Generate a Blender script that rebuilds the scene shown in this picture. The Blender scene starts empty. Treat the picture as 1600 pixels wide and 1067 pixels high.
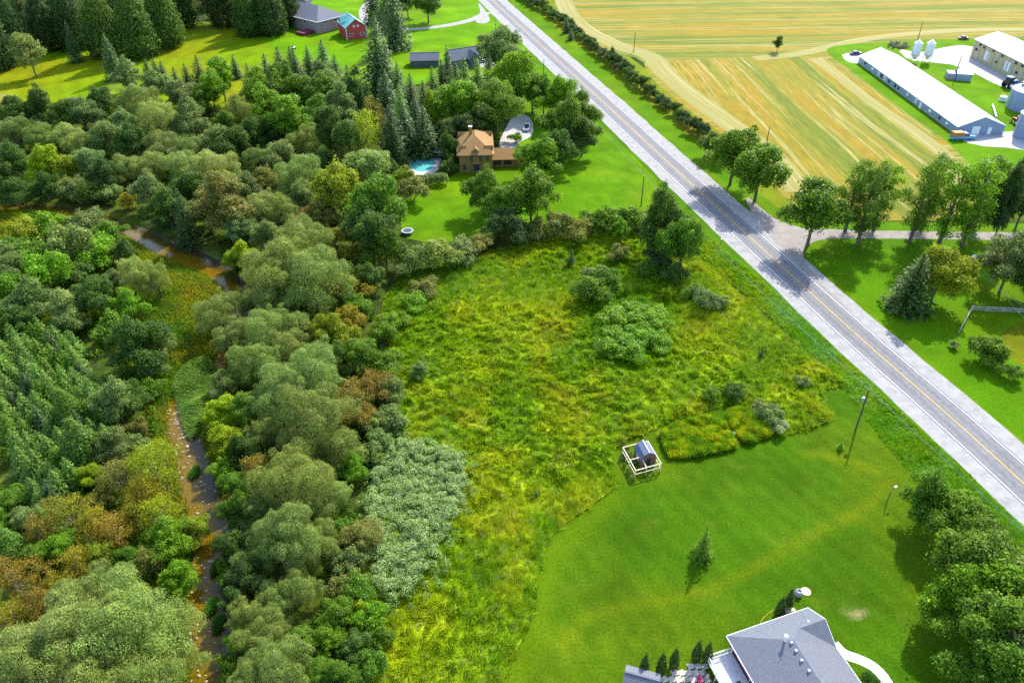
import bpy, bmesh, math, random
import numpy as np
from mathutils import Vector, Matrix
from mathutils.geometry import delaunay_2d_cdt

random.seed(7)
RNG = np.random.default_rng(11)
S = bpy.context.scene
COL = S.collection
rad = math.radians

# ------------------------------------------------------------------ camera, sky, sun, exposure
CAM_H, PITCH, FPX = 95.0, rad(35.5), 1244.0
cam = bpy.data.cameras.new('camera')
cam.sensor_width = 36.0
cam.lens = FPX / 1600 * 36.0
cam.clip_start = 0.5
cam.clip_end = 12000
camo = bpy.data.objects.new('camera', cam)
camo.location = (0, 0, CAM_H)
camo.rotation_euler = (rad(90) - PITCH, 0, 0)
COL.objects.link(camo)
S.camera = camo

SUN_AZ, SUN_EL = rad(28), rad(41)
W = bpy.data.worlds.new('World')
S.world = W
W.use_nodes = True
nt = W.node_tree
sky = nt.nodes.new('ShaderNodeTexSky')
sky.sky_type = 'NISHITA'
sky.sun_disc = False
sky.sun_elevation = SUN_EL
sky.sun_rotation = SUN_AZ
sky.altitude = 300
sky.dust_density = 1.5
bg = nt.nodes['Background']
bg.inputs['Strength'].default_value = 0.15
nt.links.new(sky.outputs[0], bg.inputs['Color'])
sl = bpy.data.lights.new('sun', 'SUN')
sl.energy = 2.7
sl.angle = rad(0.6)
sl.color = (1.0, 0.95, 0.86)
so = bpy.data.objects.new('sun', sl)
sv = Vector((math.sin(SUN_AZ) * math.cos(SUN_EL), math.cos(SUN_AZ) * math.cos(SUN_EL), math.sin(SUN_EL)))
so.rotation_euler = (-sv).to_track_quat('-Z', 'Y').to_euler()
so.location = (0, 0, 200)
COL.objects.link(so)
S.view_settings.view_transform = 'Standard'
S.view_settings.look = 'None'
S.view_settings.gamma = 1.0
S.view_settings.exposure = 1.70
S.view_settings.use_curve_mapping = False
S.cycles.max_bounces = 8
S.cycles.diffuse_bounces = 5
S.cycles.glossy_bounces = 2
S.cycles.transmission_bounces = 6
S.cycles.transparent_max_bounces = 8
S.cycles.use_denoising = False

# ------------------------------------------------------------------ survey: picture point -> place on the ground
CT, ST = math.cos(PITCH), math.sin(PITCH)


def G(px, py, z=0.0):
    dx, dy = (px - 800) / FPX, (py - 533.5) / FPX
    t = (z - CAM_H) / (-ST - dy * CT)
    return Vector((dx * t, (CT - dy * ST) * t, z))


def depth_at(p):
    return p[1] * CT + (CAM_H - p[2]) * ST


# ------------------------------------------------------------------ noise in numpy
def vnoise(x, y, seed=0):
    x = np.asarray(x, float)
    y = np.asarray(y, float)
    xi, yi = np.floor(x).astype(np.int64), np.floor(y).astype(np.int64)
    fx, fy = x - xi, y - yi
    fx = fx * fx * (3 - 2 * fx)
    fy = fy * fy * (3 - 2 * fy)

    def h(a, b):
        n = (a * 374761393 + b * 668265263 + seed * 974711) & 0xffffffff
        n = ((n ^ (n >> 13)) * 1274126177) & 0xffffffff
        return ((n ^ (n >> 16)) & 0xffff) / 65535.0
    return (h(xi, yi) * (1 - fx) + h(xi + 1, yi) * fx) * (1 - fy) + (h(xi, yi + 1) * (1 - fx) + h(xi + 1, yi + 1) * fx) * fy


def fbm(x, y, sc, seed=0, octv=4):
    v, a, s = 0.0, 0.5, 0.0
    for k in range(octv):
        v = v + a * vnoise(np.asarray(x) * sc, np.asarray(y) * sc, seed + k * 17)
        s += a
        a *= 0.55
        sc *= 2.03
    return v / s


def sstep(a, b, x):
    t = np.clip((np.asarray(x, float) - a) / (b - a), 0, 1)
    return t * t * (3 - 2 * t)


def poly_dist(x, y, line):
    """distance to a polyline and signed side"""
    x = np.asarray(x, float)
    y = np.asarray(y, float)
    best = np.full(x.shape, 1e9)
    side = np.zeros(x.shape)
    along = np.zeros(x.shape)
    acc = 0.0
    for a, b in zip(line[:-1], line[1:]):
        ax, ay, bx, by = a[0], a[1], b[0], b[1]
        L = math.hypot(bx - ax, by - ay) + 1e-9
        t = np.clip(((x - ax) * (bx - ax) + (y - ay) * (by - ay)) / L / L, 0, 1)
        d = np.hypot(x - ax - t * (bx - ax), y - ay - t * (by - ay))
        sg = np.sign((bx - ax) * (y - ay) - (by - ay) * (x - ax))
        m = d < best
        best = np.where(m, d, best)
        side = np.where(m, sg, side)
        along = np.where(m, acc + t * L, along)
        acc += L
    return best, side, along


def in_poly(x, y, poly):
    x = np.asarray(x, float)
    y = np.asarray(y, float)
    r = np.zeros(x.shape, bool)
    n = len(poly)
    for i in range(n):
        ax, ay = poly[i][0], poly[i][1]
        bx, by = poly[(i + 1) % n][0], poly[(i + 1) % n][1]
        if ay == by:
            continue
        c = ((ay > y) != (by > y)) & (x < (bx - ax) * (y - ay) / (by - ay) + ax)
        r ^= c
    return r


def chaikin(pts, closed, it=2):
    pts = [Vector((p[0], p[1], 0)) for p in pts]
    for _ in range(it):
        o = []
        n = len(pts)
        if not closed:
            o.append(pts[0])
        for i in range(n if closed else n - 1):
            a, b = pts[i], pts[(i + 1) % n]
            o += [a.lerp(b, .25), a.lerp(b, .75)]
        if not closed:
            o.append(pts[-1])
        pts = o
    return pts


def GP(pix, closed=True, it=2):
    return chaikin([G(*p) for p in pix], closed, it)


# ------------------------------------------------------------------ materials
MATS = {}


def newmat(name):
    m = bpy.data.materials.new(name)
    m.use_nodes = True
    t = m.node_tree
    return m, t, t.nodes['Principled BSDF'], t.nodes.new, t.links.new


def mat(name, col, rough=0.7, nscale=1.5, namt=0.25, spec=0.3, metal=0.0, bump=0.0, stretch=(1, 1, 1)):
    if name in MATS:
        return MATS[name]
    m, t, p, N, L = newmat(name)
    p.inputs['Roughness'].default_value = rough
    p.inputs['Metallic'].default_value = metal
    p.inputs['Specular IOR Level'].default_value = spec
    tc = N('ShaderNodeTexCoord')
    mp = N('ShaderNodeMapping')
    mp.inputs['Scale'].default_value = stretch
    L(tc.outputs['Object'], mp.inputs['Vector'])
    nz = N('ShaderNodeTexNoise')
    nz.inputs['Scale'].default_value = nscale
    nz.inputs['Detail'].default_value = 6
    nz.inputs['Roughness'].default_value = 0.65
    L(mp.outputs[0], nz.inputs['Vector'])
    mr = N('ShaderNodeMapRange')
    mr.inputs[1].default_value = 0.3
    mr.inputs[2].default_value = 0.7
    mr.inputs[3].default_value = 1 - namt
    mr.inputs[4].default_value = 1 + namt
    L(nz.outputs[0], mr.inputs[0])
    vm = N('ShaderNodeVectorMath')
    vm.operation = 'SCALE'
    vm.inputs[0].default_value = col[:3]
    L(mr.outputs[0], vm.inputs['Scale'])
    L(vm.outputs[0], p.inputs['Base Color'])
    if bump:
        b = N('ShaderNodeBump')
        b.inputs['Strength'].default_value = bump
        b.inputs['Distance'].default_value = 0.05
        L(nz.outputs[0], b.inputs['Height'])
        L(b.outputs[0], p.inputs['Normal'])
    MATS[name] = m
    return m


def foliage_mat():
    m, t, p, N, L = newmat('leaves')
    oi = N('ShaderNodeObjectInfo')
    at = N('ShaderNodeAttribute')
    at.attribute_name = 'tint'
    hs = N('ShaderNodeHueSaturation')
    L(oi.outputs['Color'], hs.inputs['Color'])
    mr = N('ShaderNodeMapRange')
    mr.inputs[3].default_value = 0.60
    mr.inputs[4].default_value = 1.75
    L(at.outputs['Fac'], mr.inputs[0])
    L(mr.outputs[0], hs.inputs['Value'])
    m2 = N('ShaderNodeMapRange')
    m2.inputs[3].default_value = 0.515
    m2.inputs[4].default_value = 0.482
    L(at.outputs['Fac'], m2.inputs[0])
    L(m2.outputs[0], hs.inputs['Hue'])
    p.inputs['Roughness'].default_value = 0.5
    p.inputs['Specular IOR Level'].default_value = 0.14
    L(hs.outputs[0], p.inputs['Base Color'])
    tr = N('ShaderNodeBsdfTranslucent')
    hs2 = N('ShaderNodeHueSaturation')
    hs2.inputs['Value'].default_value = 1.3
    hs2.inputs['Hue'].default_value = 0.485
    L(hs.outputs[0], hs2.inputs['Color'])
    L(hs2.outputs[0], tr.inputs['Color'])
    mx = N('ShaderNodeMixShader')
    mx.inputs[0].default_value = 0.40
    L(p.outputs[0], mx.inputs[1])
    L(tr.outputs[0], mx.inputs[2])
    L(mx.outputs[0], t.nodes['Material Output'].inputs['Surface'])
    return m


def facecol_mat(name, transl=0.3):
    m, t, p, N, L = newmat(name)
    at = N('ShaderNodeAttribute')
    at.attribute_name = 'col'
    p.inputs['Roughness'].default_value = 0.6
    p.inputs['Specular IOR Level'].default_value = 0.08
    L(at.outputs['Color'], p.inputs['Base Color'])
    tr = N('ShaderNodeBsdfTranslucent')
    L(at.outputs['Color'], tr.inputs['Color'])
    mx = N('ShaderNodeMixShader')
    mx.inputs[0].default_value = transl
    L(p.outputs[0], mx.inputs[1])
    L(tr.outputs[0], mx.inputs[2])
    L(mx.outputs[0], t.nodes['Material Output'].inputs['Surface'])
    return m


def turf_mat(name, fine=3.0, amt=0.3, bump=0.5, big=0.08, bigamt=0.2):
    """colour from the mesh's own 'col' attribute, with fine grass grain"""
    m, t, p, N, L = newmat(name)
    at = N('ShaderNodeAttribute')
    at.attribute_name = 'col'
    g = N('ShaderNodeNewGeometry')
    n1 = N('ShaderNodeTexNoise')
    n1.inputs['Scale'].default_value = fine
    n1.inputs['Detail'].default_value = 5
    n1.inputs['Roughness'].default_value = 0.75
    n2 = N('ShaderNodeTexNoise')
    n2.inputs['Scale'].default_value = big
    n2.inputs['Detail'].default_value = 5
    L(g.outputs['Position'], n1.inputs['Vector'])
    L(g.outputs['Position'], n2.inputs['Vector'])
    a = N('ShaderNodeMapRange')
    a.inputs[1].default_value, a.inputs[2].default_value = 0.3, 0.7
    a.inputs[3].default_value, a.inputs[4].default_value = 1 - amt, 1 + amt
    b = N('ShaderNodeMapRange')
    b.inputs[1].default_value, b.inputs[2].default_value = 0.3, 0.7
    b.inputs[3].default_value, b.inputs[4].default_value = 1 - bigamt, 1 + bigamt
    L(n1.outputs[0], a.inputs[0])
    L(n2.outputs[0], b.inputs[0])
    mu = N('ShaderNodeMath')
    mu.operation = 'MULTIPLY'
    L(a.outputs[0], mu.inputs[0])
    L(b.outputs[0], mu.inputs[1])
    vm = N('ShaderNodeVectorMath')
    vm.operation = 'SCALE'
    L(at.outputs['Color'], vm.inputs[0])
    L(mu.outputs[0], vm.inputs['Scale'])
    L(vm.outputs[0], p.inputs['Base Color'])
    p.inputs['Roughness'].default_value = 0.9
    p.inputs['Specular IOR Level'].default_value = 0.02
    bp = N('ShaderNodeBump')
    bp.inputs['Strength'].default_value = bump
    bp.inputs['Distance'].default_value = 0.12
    L(n1.outputs[0], bp.inputs['Height'])
    L(bp.outputs[0], p.inputs['Normal'])
    return m


LEAF = foliage_mat()
BLADE = facecol_mat('grass_blades', 0.42)
TURF = turf_mat('mown_turf', 2.6, .42, .7, .09, .2)
ROUGH = turf_mat('rough_ground', 1.2, 0.5, 1.0, 0.15, 0.35)
BARK = mat('bark', (0.13, 0.10, 0.075), 0.9, 3, 0.35, 0.1, bump=0.6)
BARKL = mat('pale_bark', (0.30, 0.26, 0.19), 0.9, 3, 0.3, 0.1)
WOODP = mat('weathered_pole', (0.10, 0.085, 0.07), 0.9, 2, 0.3, 0.1)
LUMBER = mat('new_lumber', (0.72, 0.58, 0.42), 0.7, 2, 0.15)
WHITE = mat('white_paint', (0.80, 0.80, 0.79), 0.5, 0.6, 0.06)
METALW = mat('white_metal', (0.70, 0.71, 0.72), 0.38, 0.3, 0.04, 0.5)
GALV = mat('galvanised', (0.36, 0.40, 0.46), 0.4, 0.6, 0.12, 0.5, 0.3)
DARK = mat('dark_opening', (0.02, 0.022, 0.028), 0.35, 1, 0.1, 0.5)
GLASS = mat('window_glass', (0.035, 0.045, 0.06), 0.12, 1, 0.1, 0.6)
SHING = mat('grey_shingle', (0.125, 0.134, 0.160), 0.85, 5, 0.28, 0.2, bump=0.3, stretch=(1, 1, 1))
SHINGO = mat('tan_shingle', (0.270, 0.150, 0.052), 0.85, 4, 0.3, 0.2, bump=0.3)
BRICKT = mat('tan_brick', (0.240, 0.150, 0.045), 0.85, 3, 0.25)
BRICKM = mat('maroon_brick', (0.16, 0.03, 0.04), 0.85, 3, 0.3)
BRICKP = mat('pinkish_brick', (0.30, 0.22, 0.23), 0.85, 3, 0.25)
REDBOARD = mat('red_boards', (0.42, 0.055, 0.05), 0.8, 1.5, 0.15)
TEAL = mat('teal_metal', (0.10, 0.36, 0.33), 0.4, 1, 0.15, 0.5)
GREENS = mat('green_siding', (0.08, 0.11, 0.10), 0.8, 1, 0.15)
BLUEG = mat('bluegrey_steel', (0.21, 0.29, 0.40), 0.5, 0.7, 0.1, 0.4)
BEIGE = mat('beige_steel', (0.38, 0.34, 0.20), 0.6, 0.5, 0.12, 0.3)
CONC = mat('concrete', (0.36, 0.345, 0.34), 0.85, 0.9, 0.2, 0.2, bump=0.2)
PAVE = mat('stone_paving', (0.42, 0.38, 0.34), 0.85, 1.5, 0.25)
DECKM = mat('deck_boards', (0.50, 0.47, 0.48), 0.8, 2, 0.2)
RUB = mat('tyre_rubber', (0.02, 0.02, 0.02), 0.8, 2, 0.1)


# ------------------------------------------------------------------ mesh helpers
class MB:
    def __init__(s):
        s.v, s.f, s.m = [], [], []

    def face(s, pts, mi=0):
        k = len(s.v)
        s.v += [tuple(p) for p in pts]
        s.f.append(tuple(range(k, k + len(pts))))
        s.m.append(mi)

    def box(s, c, d, rz=0.0, mi=0, top=1.0):
        """centre of the base, size; top<1 tapers"""
        cr, sr = math.cos(rz), math.sin(rz)
        k = len(s.v)
        for z, t in ((0, 1.0), (d[2], top)):
            for x, y in ((-1, -1), (1, -1), (1, 1), (-1, 1)):
                X, Y = x * d[0] / 2 * t, y * d[1] / 2 * t
                s.v.append((c[0] + X * cr - Y * sr, c[1] + X * sr + Y * cr, c[2] + z))
        for q in ((3, 2, 1, 0), (4, 5, 6, 7), (0, 1, 5, 4), (1, 2, 6, 5), (2, 3, 7, 6), (3, 0, 4, 7)):
            s.f.append(tuple(k + i for i in q))
            s.m.append(mi)

    def tube(s, pts, r, n=7, mi=0, cap=True):
        pts = [Vector(p) for p in pts]
        rs = r if isinstance(r, (list, tuple)) else [r] * len(pts)
        k = len(s.v)
        for i, p in enumerate(pts):
            d = (pts[min(i + 1, len(pts) - 1)] - pts[max(i - 1, 0)]).normalized()
            a = d.orthogonal().normalized() if abs(d.z) > .95 else d.cross(Vector((0, 0, 1))).normalized()
            b = d.cross(a)
            for j in range(n):
                t = 2 * math.pi * j / n
                s.v.append(tuple(p + (a * math.cos(t) + b * math.sin(t)) * rs[i]))
        for i in range(len(pts) - 1):
            for j in range(n):
                s.f.append((k + i * n + j, k + i * n + (j + 1) % n, k + (i + 1) * n + (j + 1) % n, k + (i + 1) * n + j))
                s.m.append(mi)
        if cap:
            s.f.append(tuple(k + j for j in reversed(range(n))))
            s.f.append(tuple(k + (len(pts) - 1) * n + j for j in range(n)))
            s.m += [mi, mi]

    def beam(s, a, b, w=0.1, h=None):
        a, b = Vector(a), Vector(b)
        h = h or w
        d = (b - a).normalized()
        u = Vector((1, 0, 0)) if abs(d.z) > .95 else d.cross(Vector((0, 0, 1))).normalized()
        q = d.cross(u)
        k = len(s.v)
        for p in (a, b):
            for x, y in ((-1, -1), (1, -1), (1, 1), (-1, 1)):
                s.v.append(tuple(p + u * x * w / 2 + q * y * h / 2))
        for q4 in ((3, 2, 1, 0), (4, 5, 6, 7), (0, 1, 5, 4), (1, 2, 6, 5), (2, 3, 7, 6), (3, 0, 4, 7)):
            s.f.append(tuple(k + i for i in q4))
            s.m.append(0)

    def lathe(s, prof, c=(0, 0, 0), n=20, mi=0):
        k = len(s.v)
        for r, z in prof:
            for j in range(n):
                t = 2 * math.pi * j / n
                s.v.append((c[0] + r * math.cos(t), c[1] + r * math.sin(t), c[2] + z))
        for i in range(len(prof) - 1):
            for j in range(n):
                s.f.append((k + i * n + j, k + i * n + (j + 1) % n, k + (i + 1) * n + (j + 1) % n, k + (i + 1) * n + j))
                s.m.append(mi)

    def mesh(s, name, mats):
        me = bpy.data.meshes.new(name)
        me.from_pydata(s.v, [], s.f)
        for m in (mats if isinstance(mats, (list, tuple)) else [mats]):
            me.materials.append(m)
        if any(s.m):
            me.polygons.foreach_set('material_index', s.m)
        bm = bmesh.new()
        bm.from_mesh(me)
        bmesh.ops.recalc_face_normals(bm, faces=bm.faces)
        bm.to_mesh(me)
        bm.free()
        return me

    def build(s, name, mats, parent=None, smooth=False, loc=None, rz=0.0):
        me = s.mesh(name, mats)
        if smooth:
            me.polygons.foreach_set('use_smooth', [True] * len(me.polygons))
        o = bpy.data.objects.new(name, me)
        COL.objects.link(o)
        if parent:
            o.parent = parent
        if loc is not None:
            o.location = loc
        o.rotation_euler.z = rz
        return o


def tag(o, label=None, cat=None, group=None, kind=None):
    for k, v in (('label', label), ('category', cat), ('group', group), ('kind', kind)):
        if v:
            o[k] = v
    return o


def empty(name, loc, label, cat, group=None, rz=0.0):
    o = bpy.data.objects.new(name, None)
    o.empty_display_size = 0.5
    COL.objects.link(o)
    o.location = loc
    o.rotation_euler.z = rz
    return tag(o, label, cat, group)


def quick_mesh(name, V, nper, material, tint=None, col=None):
    """V: (nfaces*nper, 3) loose faces"""
    nf = len(V) // nper
    me = bpy.data.meshes.new(name)
    me.vertices.add(len(V))
    me.vertices.foreach_set('co', np.ascontiguousarray(V, np.float32).ravel())
    me.loops.add(len(V))
    me.loops.foreach_set('vertex_index', np.arange(len(V), dtype=np.int32))
    me.polygons.add(nf)
    me.polygons.foreach_set('loop_start', np.arange(0, len(V), nper, dtype=np.int32))
    me.update(calc_edges=True)
    if tint is not None:
        a = me.attributes.new('tint', 'FLOAT', 'FACE')
        a.data.foreach_set('value', np.ascontiguousarray(tint, np.float32))
    if col is not None:
        a = me.attributes.new('col', 'FLOAT_COLOR', 'FACE')
        c4 = np.ones((nf, 4), np.float32)
        c4[:, :3] = col
        a.data.foreach_set('color', c4.ravel())
    me.materials.append(material)
    return me


def sheet(name, poly, z, material, step=4.0, colf=None, zf=None, kind='structure', wob=0.0):
    """flat sheet over a ground polygon, triangulated with inner points so that colour and relief can vary"""
    P = [Vector((p[0], p[1])) for p in poly]
    xs = np.array([p.x for p in P])
    ys = np.array([p.y for p in P])
    gx, gy = np.meshgrid(np.arange(xs.min(), xs.max(), step), np.arange(ys.min(), ys.max(), step))
    gx, gy = gx.ravel(), gy.ravel()
    gx = gx + RNG.uniform(-.3, .3, gx.shape) * step
    gy = gy + RNG.uniform(-.3, .3, gy.shape) * step
    k = in_poly(gx, gy, P)
    d, _, _ = poly_dist(gx, gy, P + [P[0]])
    k &= d > step * .35
    # long border edges get cut so the edge can follow relief
    B = []
    for a, b in zip(P, P[1:] + P[:1]):
        n = max(1, int((b - a).length / step))
        B += [a.lerp(b, i / n) for i in range(n)]
    if wob:
        w = [(fbm(p.x, p.y, .35, 5) - .5) * 2 * wob for p in B]
        B = [Vector((p.x + q, p.y + q * .7)) for p, q in zip(B, w)]
    pts = B + [Vector((a, b)) for a, b in zip(gx[k], gy[k])]
    edges = [(i, (i + 1) % len(B)) for i in range(len(B))]
    vo, _, fo, *_ = delaunay_2d_cdt(pts, edges, [], 1, 1e-5)
    vx = np.array([p.x for p in vo])
    vy = np.array([p.y for p in vo])
    vz = np.full(len(vx), float(z)) if zf is None else z + zf(vx, vy)
    me = bpy.data.meshes.new(name)
    me.from_pydata(list(zip(vx, vy, vz)), [], [tuple(f) for f in fo])
    if colf is not None:
        a = me.attributes.new('col', 'FLOAT_COLOR', 'POINT')
        c4 = np.ones((len(vx), 4), np.float32)
        c4[:, :3] = colf(vx, vy)
        a.data.foreach_set('color', c4.ravel())
    me.materials.append(material)
    bm = bmesh.new()
    bm.from_mesh(me)
    for f in bm.faces:
        if f.normal.z < 0:
            f.normal_flip()
    bm.to_mesh(me)
    bm.free()
    o = bpy.data.objects.new(name, me)
    COL.objects.link(o)
    o['kind'] = kind
    return o


def mixc(a, b, t):
    t = np.asarray(t)[..., None]
    return np.asarray(a) * (1 - t) + np.asarray(b) * t


# ------------------------------------------------------------------ creek line and ground
CREEK_PX = [(-60, 318), (40, 322), (110, 326), (170, 345), (215, 362), (255, 384), (300, 402), (345, 424), (374, 452),
            (376, 500), (350, 560), (335, 600), (276, 622), (276, 655), (298, 705), (310, 765), (332, 815), (338, 870), (332, 930),
            (335, 1000), (338, 1067), (345, 1160)]
CREEK_W = [1.4, 1.4, 1.4, 1.6, 2.0, 2.7, 3.0, 2.4, 1.5, 1.5, 1.5, 1.3, 1.3, 1.6, 1.9, 2.2, 2.6, 2.7, 2.8, 2.8, 2.7, 2.7]
creek = GP(CREEK_PX, False, 2)
creek_cw = []
_w = list(CREEK_W)
for _ in range(2):
    o = [_w[0]]
    for a, b in zip(_w[:-1], _w[1:]):
        o += [a * .75 + b * .25, a * .25 + b * .75]
    o.append(_w[-1])
    _w = o
creek_cw = np.array(_w)
_cl = np.concatenate([[0], np.cumsum([(b - a).length for a, b in zip(creek[:-1], creek[1:])])])


def creek_depth(x, y):
    d, s, al = poly_dist(x, y, creek)
    w = np.interp(al, _cl, creek_cw)
    return -1.15 * (1 - sstep(w * .75, w + 2.2, d))


def woods_col(x, y):
    n = fbm(x, y, .12, 3)
    m = fbm(x, y, .5, 9)
    c = mixc((0.025, 0.045, 0.008), (0.060, 0.085, 0.010), sstep(.35, .65, n))
    c = mixc(c, (0.055, 0.047, 0.022), sstep(.55, .8, m) * .6)
    d, s, al = poly_dist(x, y, creek)
    w = np.interp(al, _cl, creek_cw)
    return mixc(c, (0.12, 0.085, 0.035), 1 - sstep(w - .4, w + .9, d))


def build_ground():
    def axis(lo, hi, flo, fhi, step):
        out = [lo]
        a = [flo - 3 * 1.6 ** k for k in range(1, 18)]
        a = [v for v in a if v > lo]
        b = [fhi + 3 * 1.6 ** k for k in range(1, 18)]
        b = [v for v in b if v < hi]
        return np.array([lo] + a[::-1] + list(np.arange(flo, fhi, step)) + b + [hi])
    xs = axis(-6000, 6000, -190, 30, 1.1)
    ys = axis(-3000, 9000, 40, 250, 1.1)
    X, Y = np.meshgrid(xs, ys)
    Z = creek_depth(X.ravel(), Y.ravel())
    me = bpy.data.meshes.new('ground')
    nx, ny = len(xs), len(ys)
    i = np.arange((ny - 1) * (nx - 1))
    r, c = i // (nx - 1), i % (nx - 1)
    a = r * nx + c
    F = np.stack([a, a + 1, a + nx + 1, a + nx], 1)
    me.from_pydata(np.stack([X.ravel(), Y.ravel(), Z], 1).tolist(), [], F.tolist())
    at = me.attributes.new('col', 'FLOAT_COLOR', 'POINT')
    c4 = np.ones((nx * ny, 4), np.float32)
    c4[:, :3] = woods_col(X.ravel(), Y.ravel())
    at.data.foreach_set('color', c4.ravel())
    me.materials.append(ROUGH)
    o = bpy.data.objects.new('ground', me)
    COL.objects.link(o)
    o['kind'] = 'structure'


build_ground()


def build_creek():
    m, t, p, N, L = newmat('creek_water')
    uv = N('ShaderNodeAttribute')
    uv.attribute_name = 'across'
    g = N('ShaderNodeNewGeometry')
    nz = N('ShaderNodeTexNoise')
    nz.inputs['Scale'].default_value = 0.35
    nz.inputs['Detail'].default_value = 5
    L(g.outputs['Position'], nz.inputs['Vector'])
    ad = N('ShaderNodeMath')
    ad.operation = 'MULTIPLY_ADD'
    ad.inputs[1].default_value = 1.1
    L(nz.outputs[0], ad.inputs[0])
    L(uv.outputs['Fac'], ad.inputs[2])
    cr = N('ShaderNodeValToRGB')
    e = cr.color_ramp.elements
    e[0].position, e[0].color = 0.45, (0.120, 0.076, 0.003, 1)
    e[1].position, e[1].color = 1.28, (0.040, 0.036, 0.045, 1)
    x = e.new(0.85)
    x.color = (0.055, 0.040, 0.008, 1)
    mr = N('ShaderNodeMapRange')
    mr.inputs[1].default_value, mr.inputs[2].default_value = 0.0, 1.6
    L(ad.outputs[0], mr.inputs[0])
    e[0].position, e[1].position, x.position = 0.25, 0.8, 0.55
    L(mr.outputs[0], cr.inputs[0])
    n2 = N('ShaderNodeTexNoise')
    n2.inputs['Scale'].default_value = 3
    n2.inputs['Detail'].default_value = 4
    L(g.outputs['Position'], n2.inputs['Vector'])
    mp = N('ShaderNodeMapRange')
    mp.inputs[1].default_value, mp.inputs[2].default_value = .35, .65
    mp.inputs[3].default_value, mp.inputs[4].default_value = .65, 1.35
    L(n2.outputs[0], mp.inputs[0])
    vm = N('ShaderNodeVectorMath')
    vm.operation = 'SCALE'
    L(cr.outputs[0], vm.inputs[0])
    L(mp.outputs[0], vm.inputs['Scale'])
    L(vm.outputs[0], p.inputs['Base Color'])
    p.inputs['Roughness'].default_value = 0.06
    p.inputs['IOR'].default_value = 1.33
    p.inputs['Specular IOR Level'].default_value = 0.4
    b = N('ShaderNodeBump')
    b.inputs['Strength'].default_value = 0.15
    b.inputs['Distance'].default_value = 0.04
    L(n2.outputs[0], b.inputs['Height'])
    L(b.outputs[0], p.inputs['Normal'])
    V, F, A = [], [], []
    n = len(creek)
    for i in range(n):
        d = (creek[min(i + 1, n - 1)] - creek[max(i - 1, 0)]).normalized()
        nr = Vector((-d.y, d.x, 0))        # left of downstream
        for k in range(9):
            q = k / 8 * 2 - 1
            pt = creek[i] + nr * q * (creek_cw[i] + 1.5)
            V.append((pt.x, pt.y, -0.62))
            A.append(q)
    for i in range(n - 1):
        for k in range(8):
            F.append((i * 9 + k, i * 9 + k + 1, (i + 1) * 9 + k + 1, (i + 1) * 9 + k))
    me = bpy.data.meshes.new('creek_water')
    me.from_pydata(V, [], F)
    a = me.attributes.new('across', 'FLOAT', 'POINT')
    a.data.foreach_set('value', np.array(A, np.float32))
    me.materials.append(m)
    bm = bmesh.new()
    bm.from_mesh(me)
    for f in bm.faces:
        if f.normal.z < 0:
            f.normal_flip()
    bm.to_mesh(me)
    bm.free()
    o = bpy.data.objects.new('creek_water', me)
    COL.objects.link(o)
    o['kind'] = 'structure'
    # stones in and beside the stream: too many and too small to pick apart
    mb = MB()
    ico = bmesh.new()
    bmesh.ops.create_icosphere(ico, subdivisions=1, radius=1)
    iv = [v.co.copy() for v in ico.verts]
    jf = [[v.index for v in f.verts] for f in ico.faces]
    ico.free()
    cnt = 0
    while cnt < 420:
        al = random.uniform(.5, 1.0) * _cl[-1]
        i = min(int(np.searchsorted(_cl, al)), n - 1)
        w = creek_cw[i]
        d = (creek[min(i + 1, n - 1)] - creek[max(i - 1, 0)]).normalized()
        nr = Vector((-d.y, d.x, 0))
        off = random.gauss(0, .9)
        if random.random() < .6:
            off = -abs(off) if True else off
        c = creek[max(i - 1, 0)].lerp(creek[i], random.random()) + nr * max(-1.15, min(1.1, off)) * w
        r = random.choice((.08, .1, .12, .15, .18, .26))
        k = len(mb.v)
        sx, sy, sz = r * random.uniform(.8, 1.5), r * random.uniform(.8, 1.3), r * random.uniform(.5, .8)
        for v in iv:
            q = 1 + random.uniform(-.15, .15)
            mb.v.append((c.x + v.x * sx * q, c.y + v.y * sy * q, -0.58 + v.z * sz * q))
        for f in jf:
            mb.f.append(tuple(k + j for j in f))
            mb.m.append(0)
        cnt += 1
    st = mb.build('creek_stones', mat('creek_stone', (0.33, 0.27, 0.18), .8, 2, .35))
    tag(st, 'pale stones scattered in and along the amber creek', 'stones', kind='stuff')


build_creek()

# ------------------------------------------------------------------ road
ROADC = [Vector((-175, 1100, 0)), Vector((-62, 640, 0)), G(768, 0), G(800, 30), G(930, 148), G(1055, 265), G(1205, 401),
         G(1350, 534), G(1475, 642), G(1600, 755), Vector((101, 30, 0)), Vector((120, -60, 0)), Vector((200, -500, 0))]
_rc = chaikin(ROADC, False, 2)


def offset_strip(line, a, b):
    n = len(line)
    L_, R_ = [], []
    for i in range(n):
        d = (line[min(i + 1, n - 1)] - line[max(i - 1, 0)]).normalized()
        nr = Vector((-d.y, d.x, 0))    # towards the farm for lines that run down the picture
        L_.append(line[i] + nr * a)
        R_.append(line[i] + nr * b)
    return L_, R_


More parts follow.
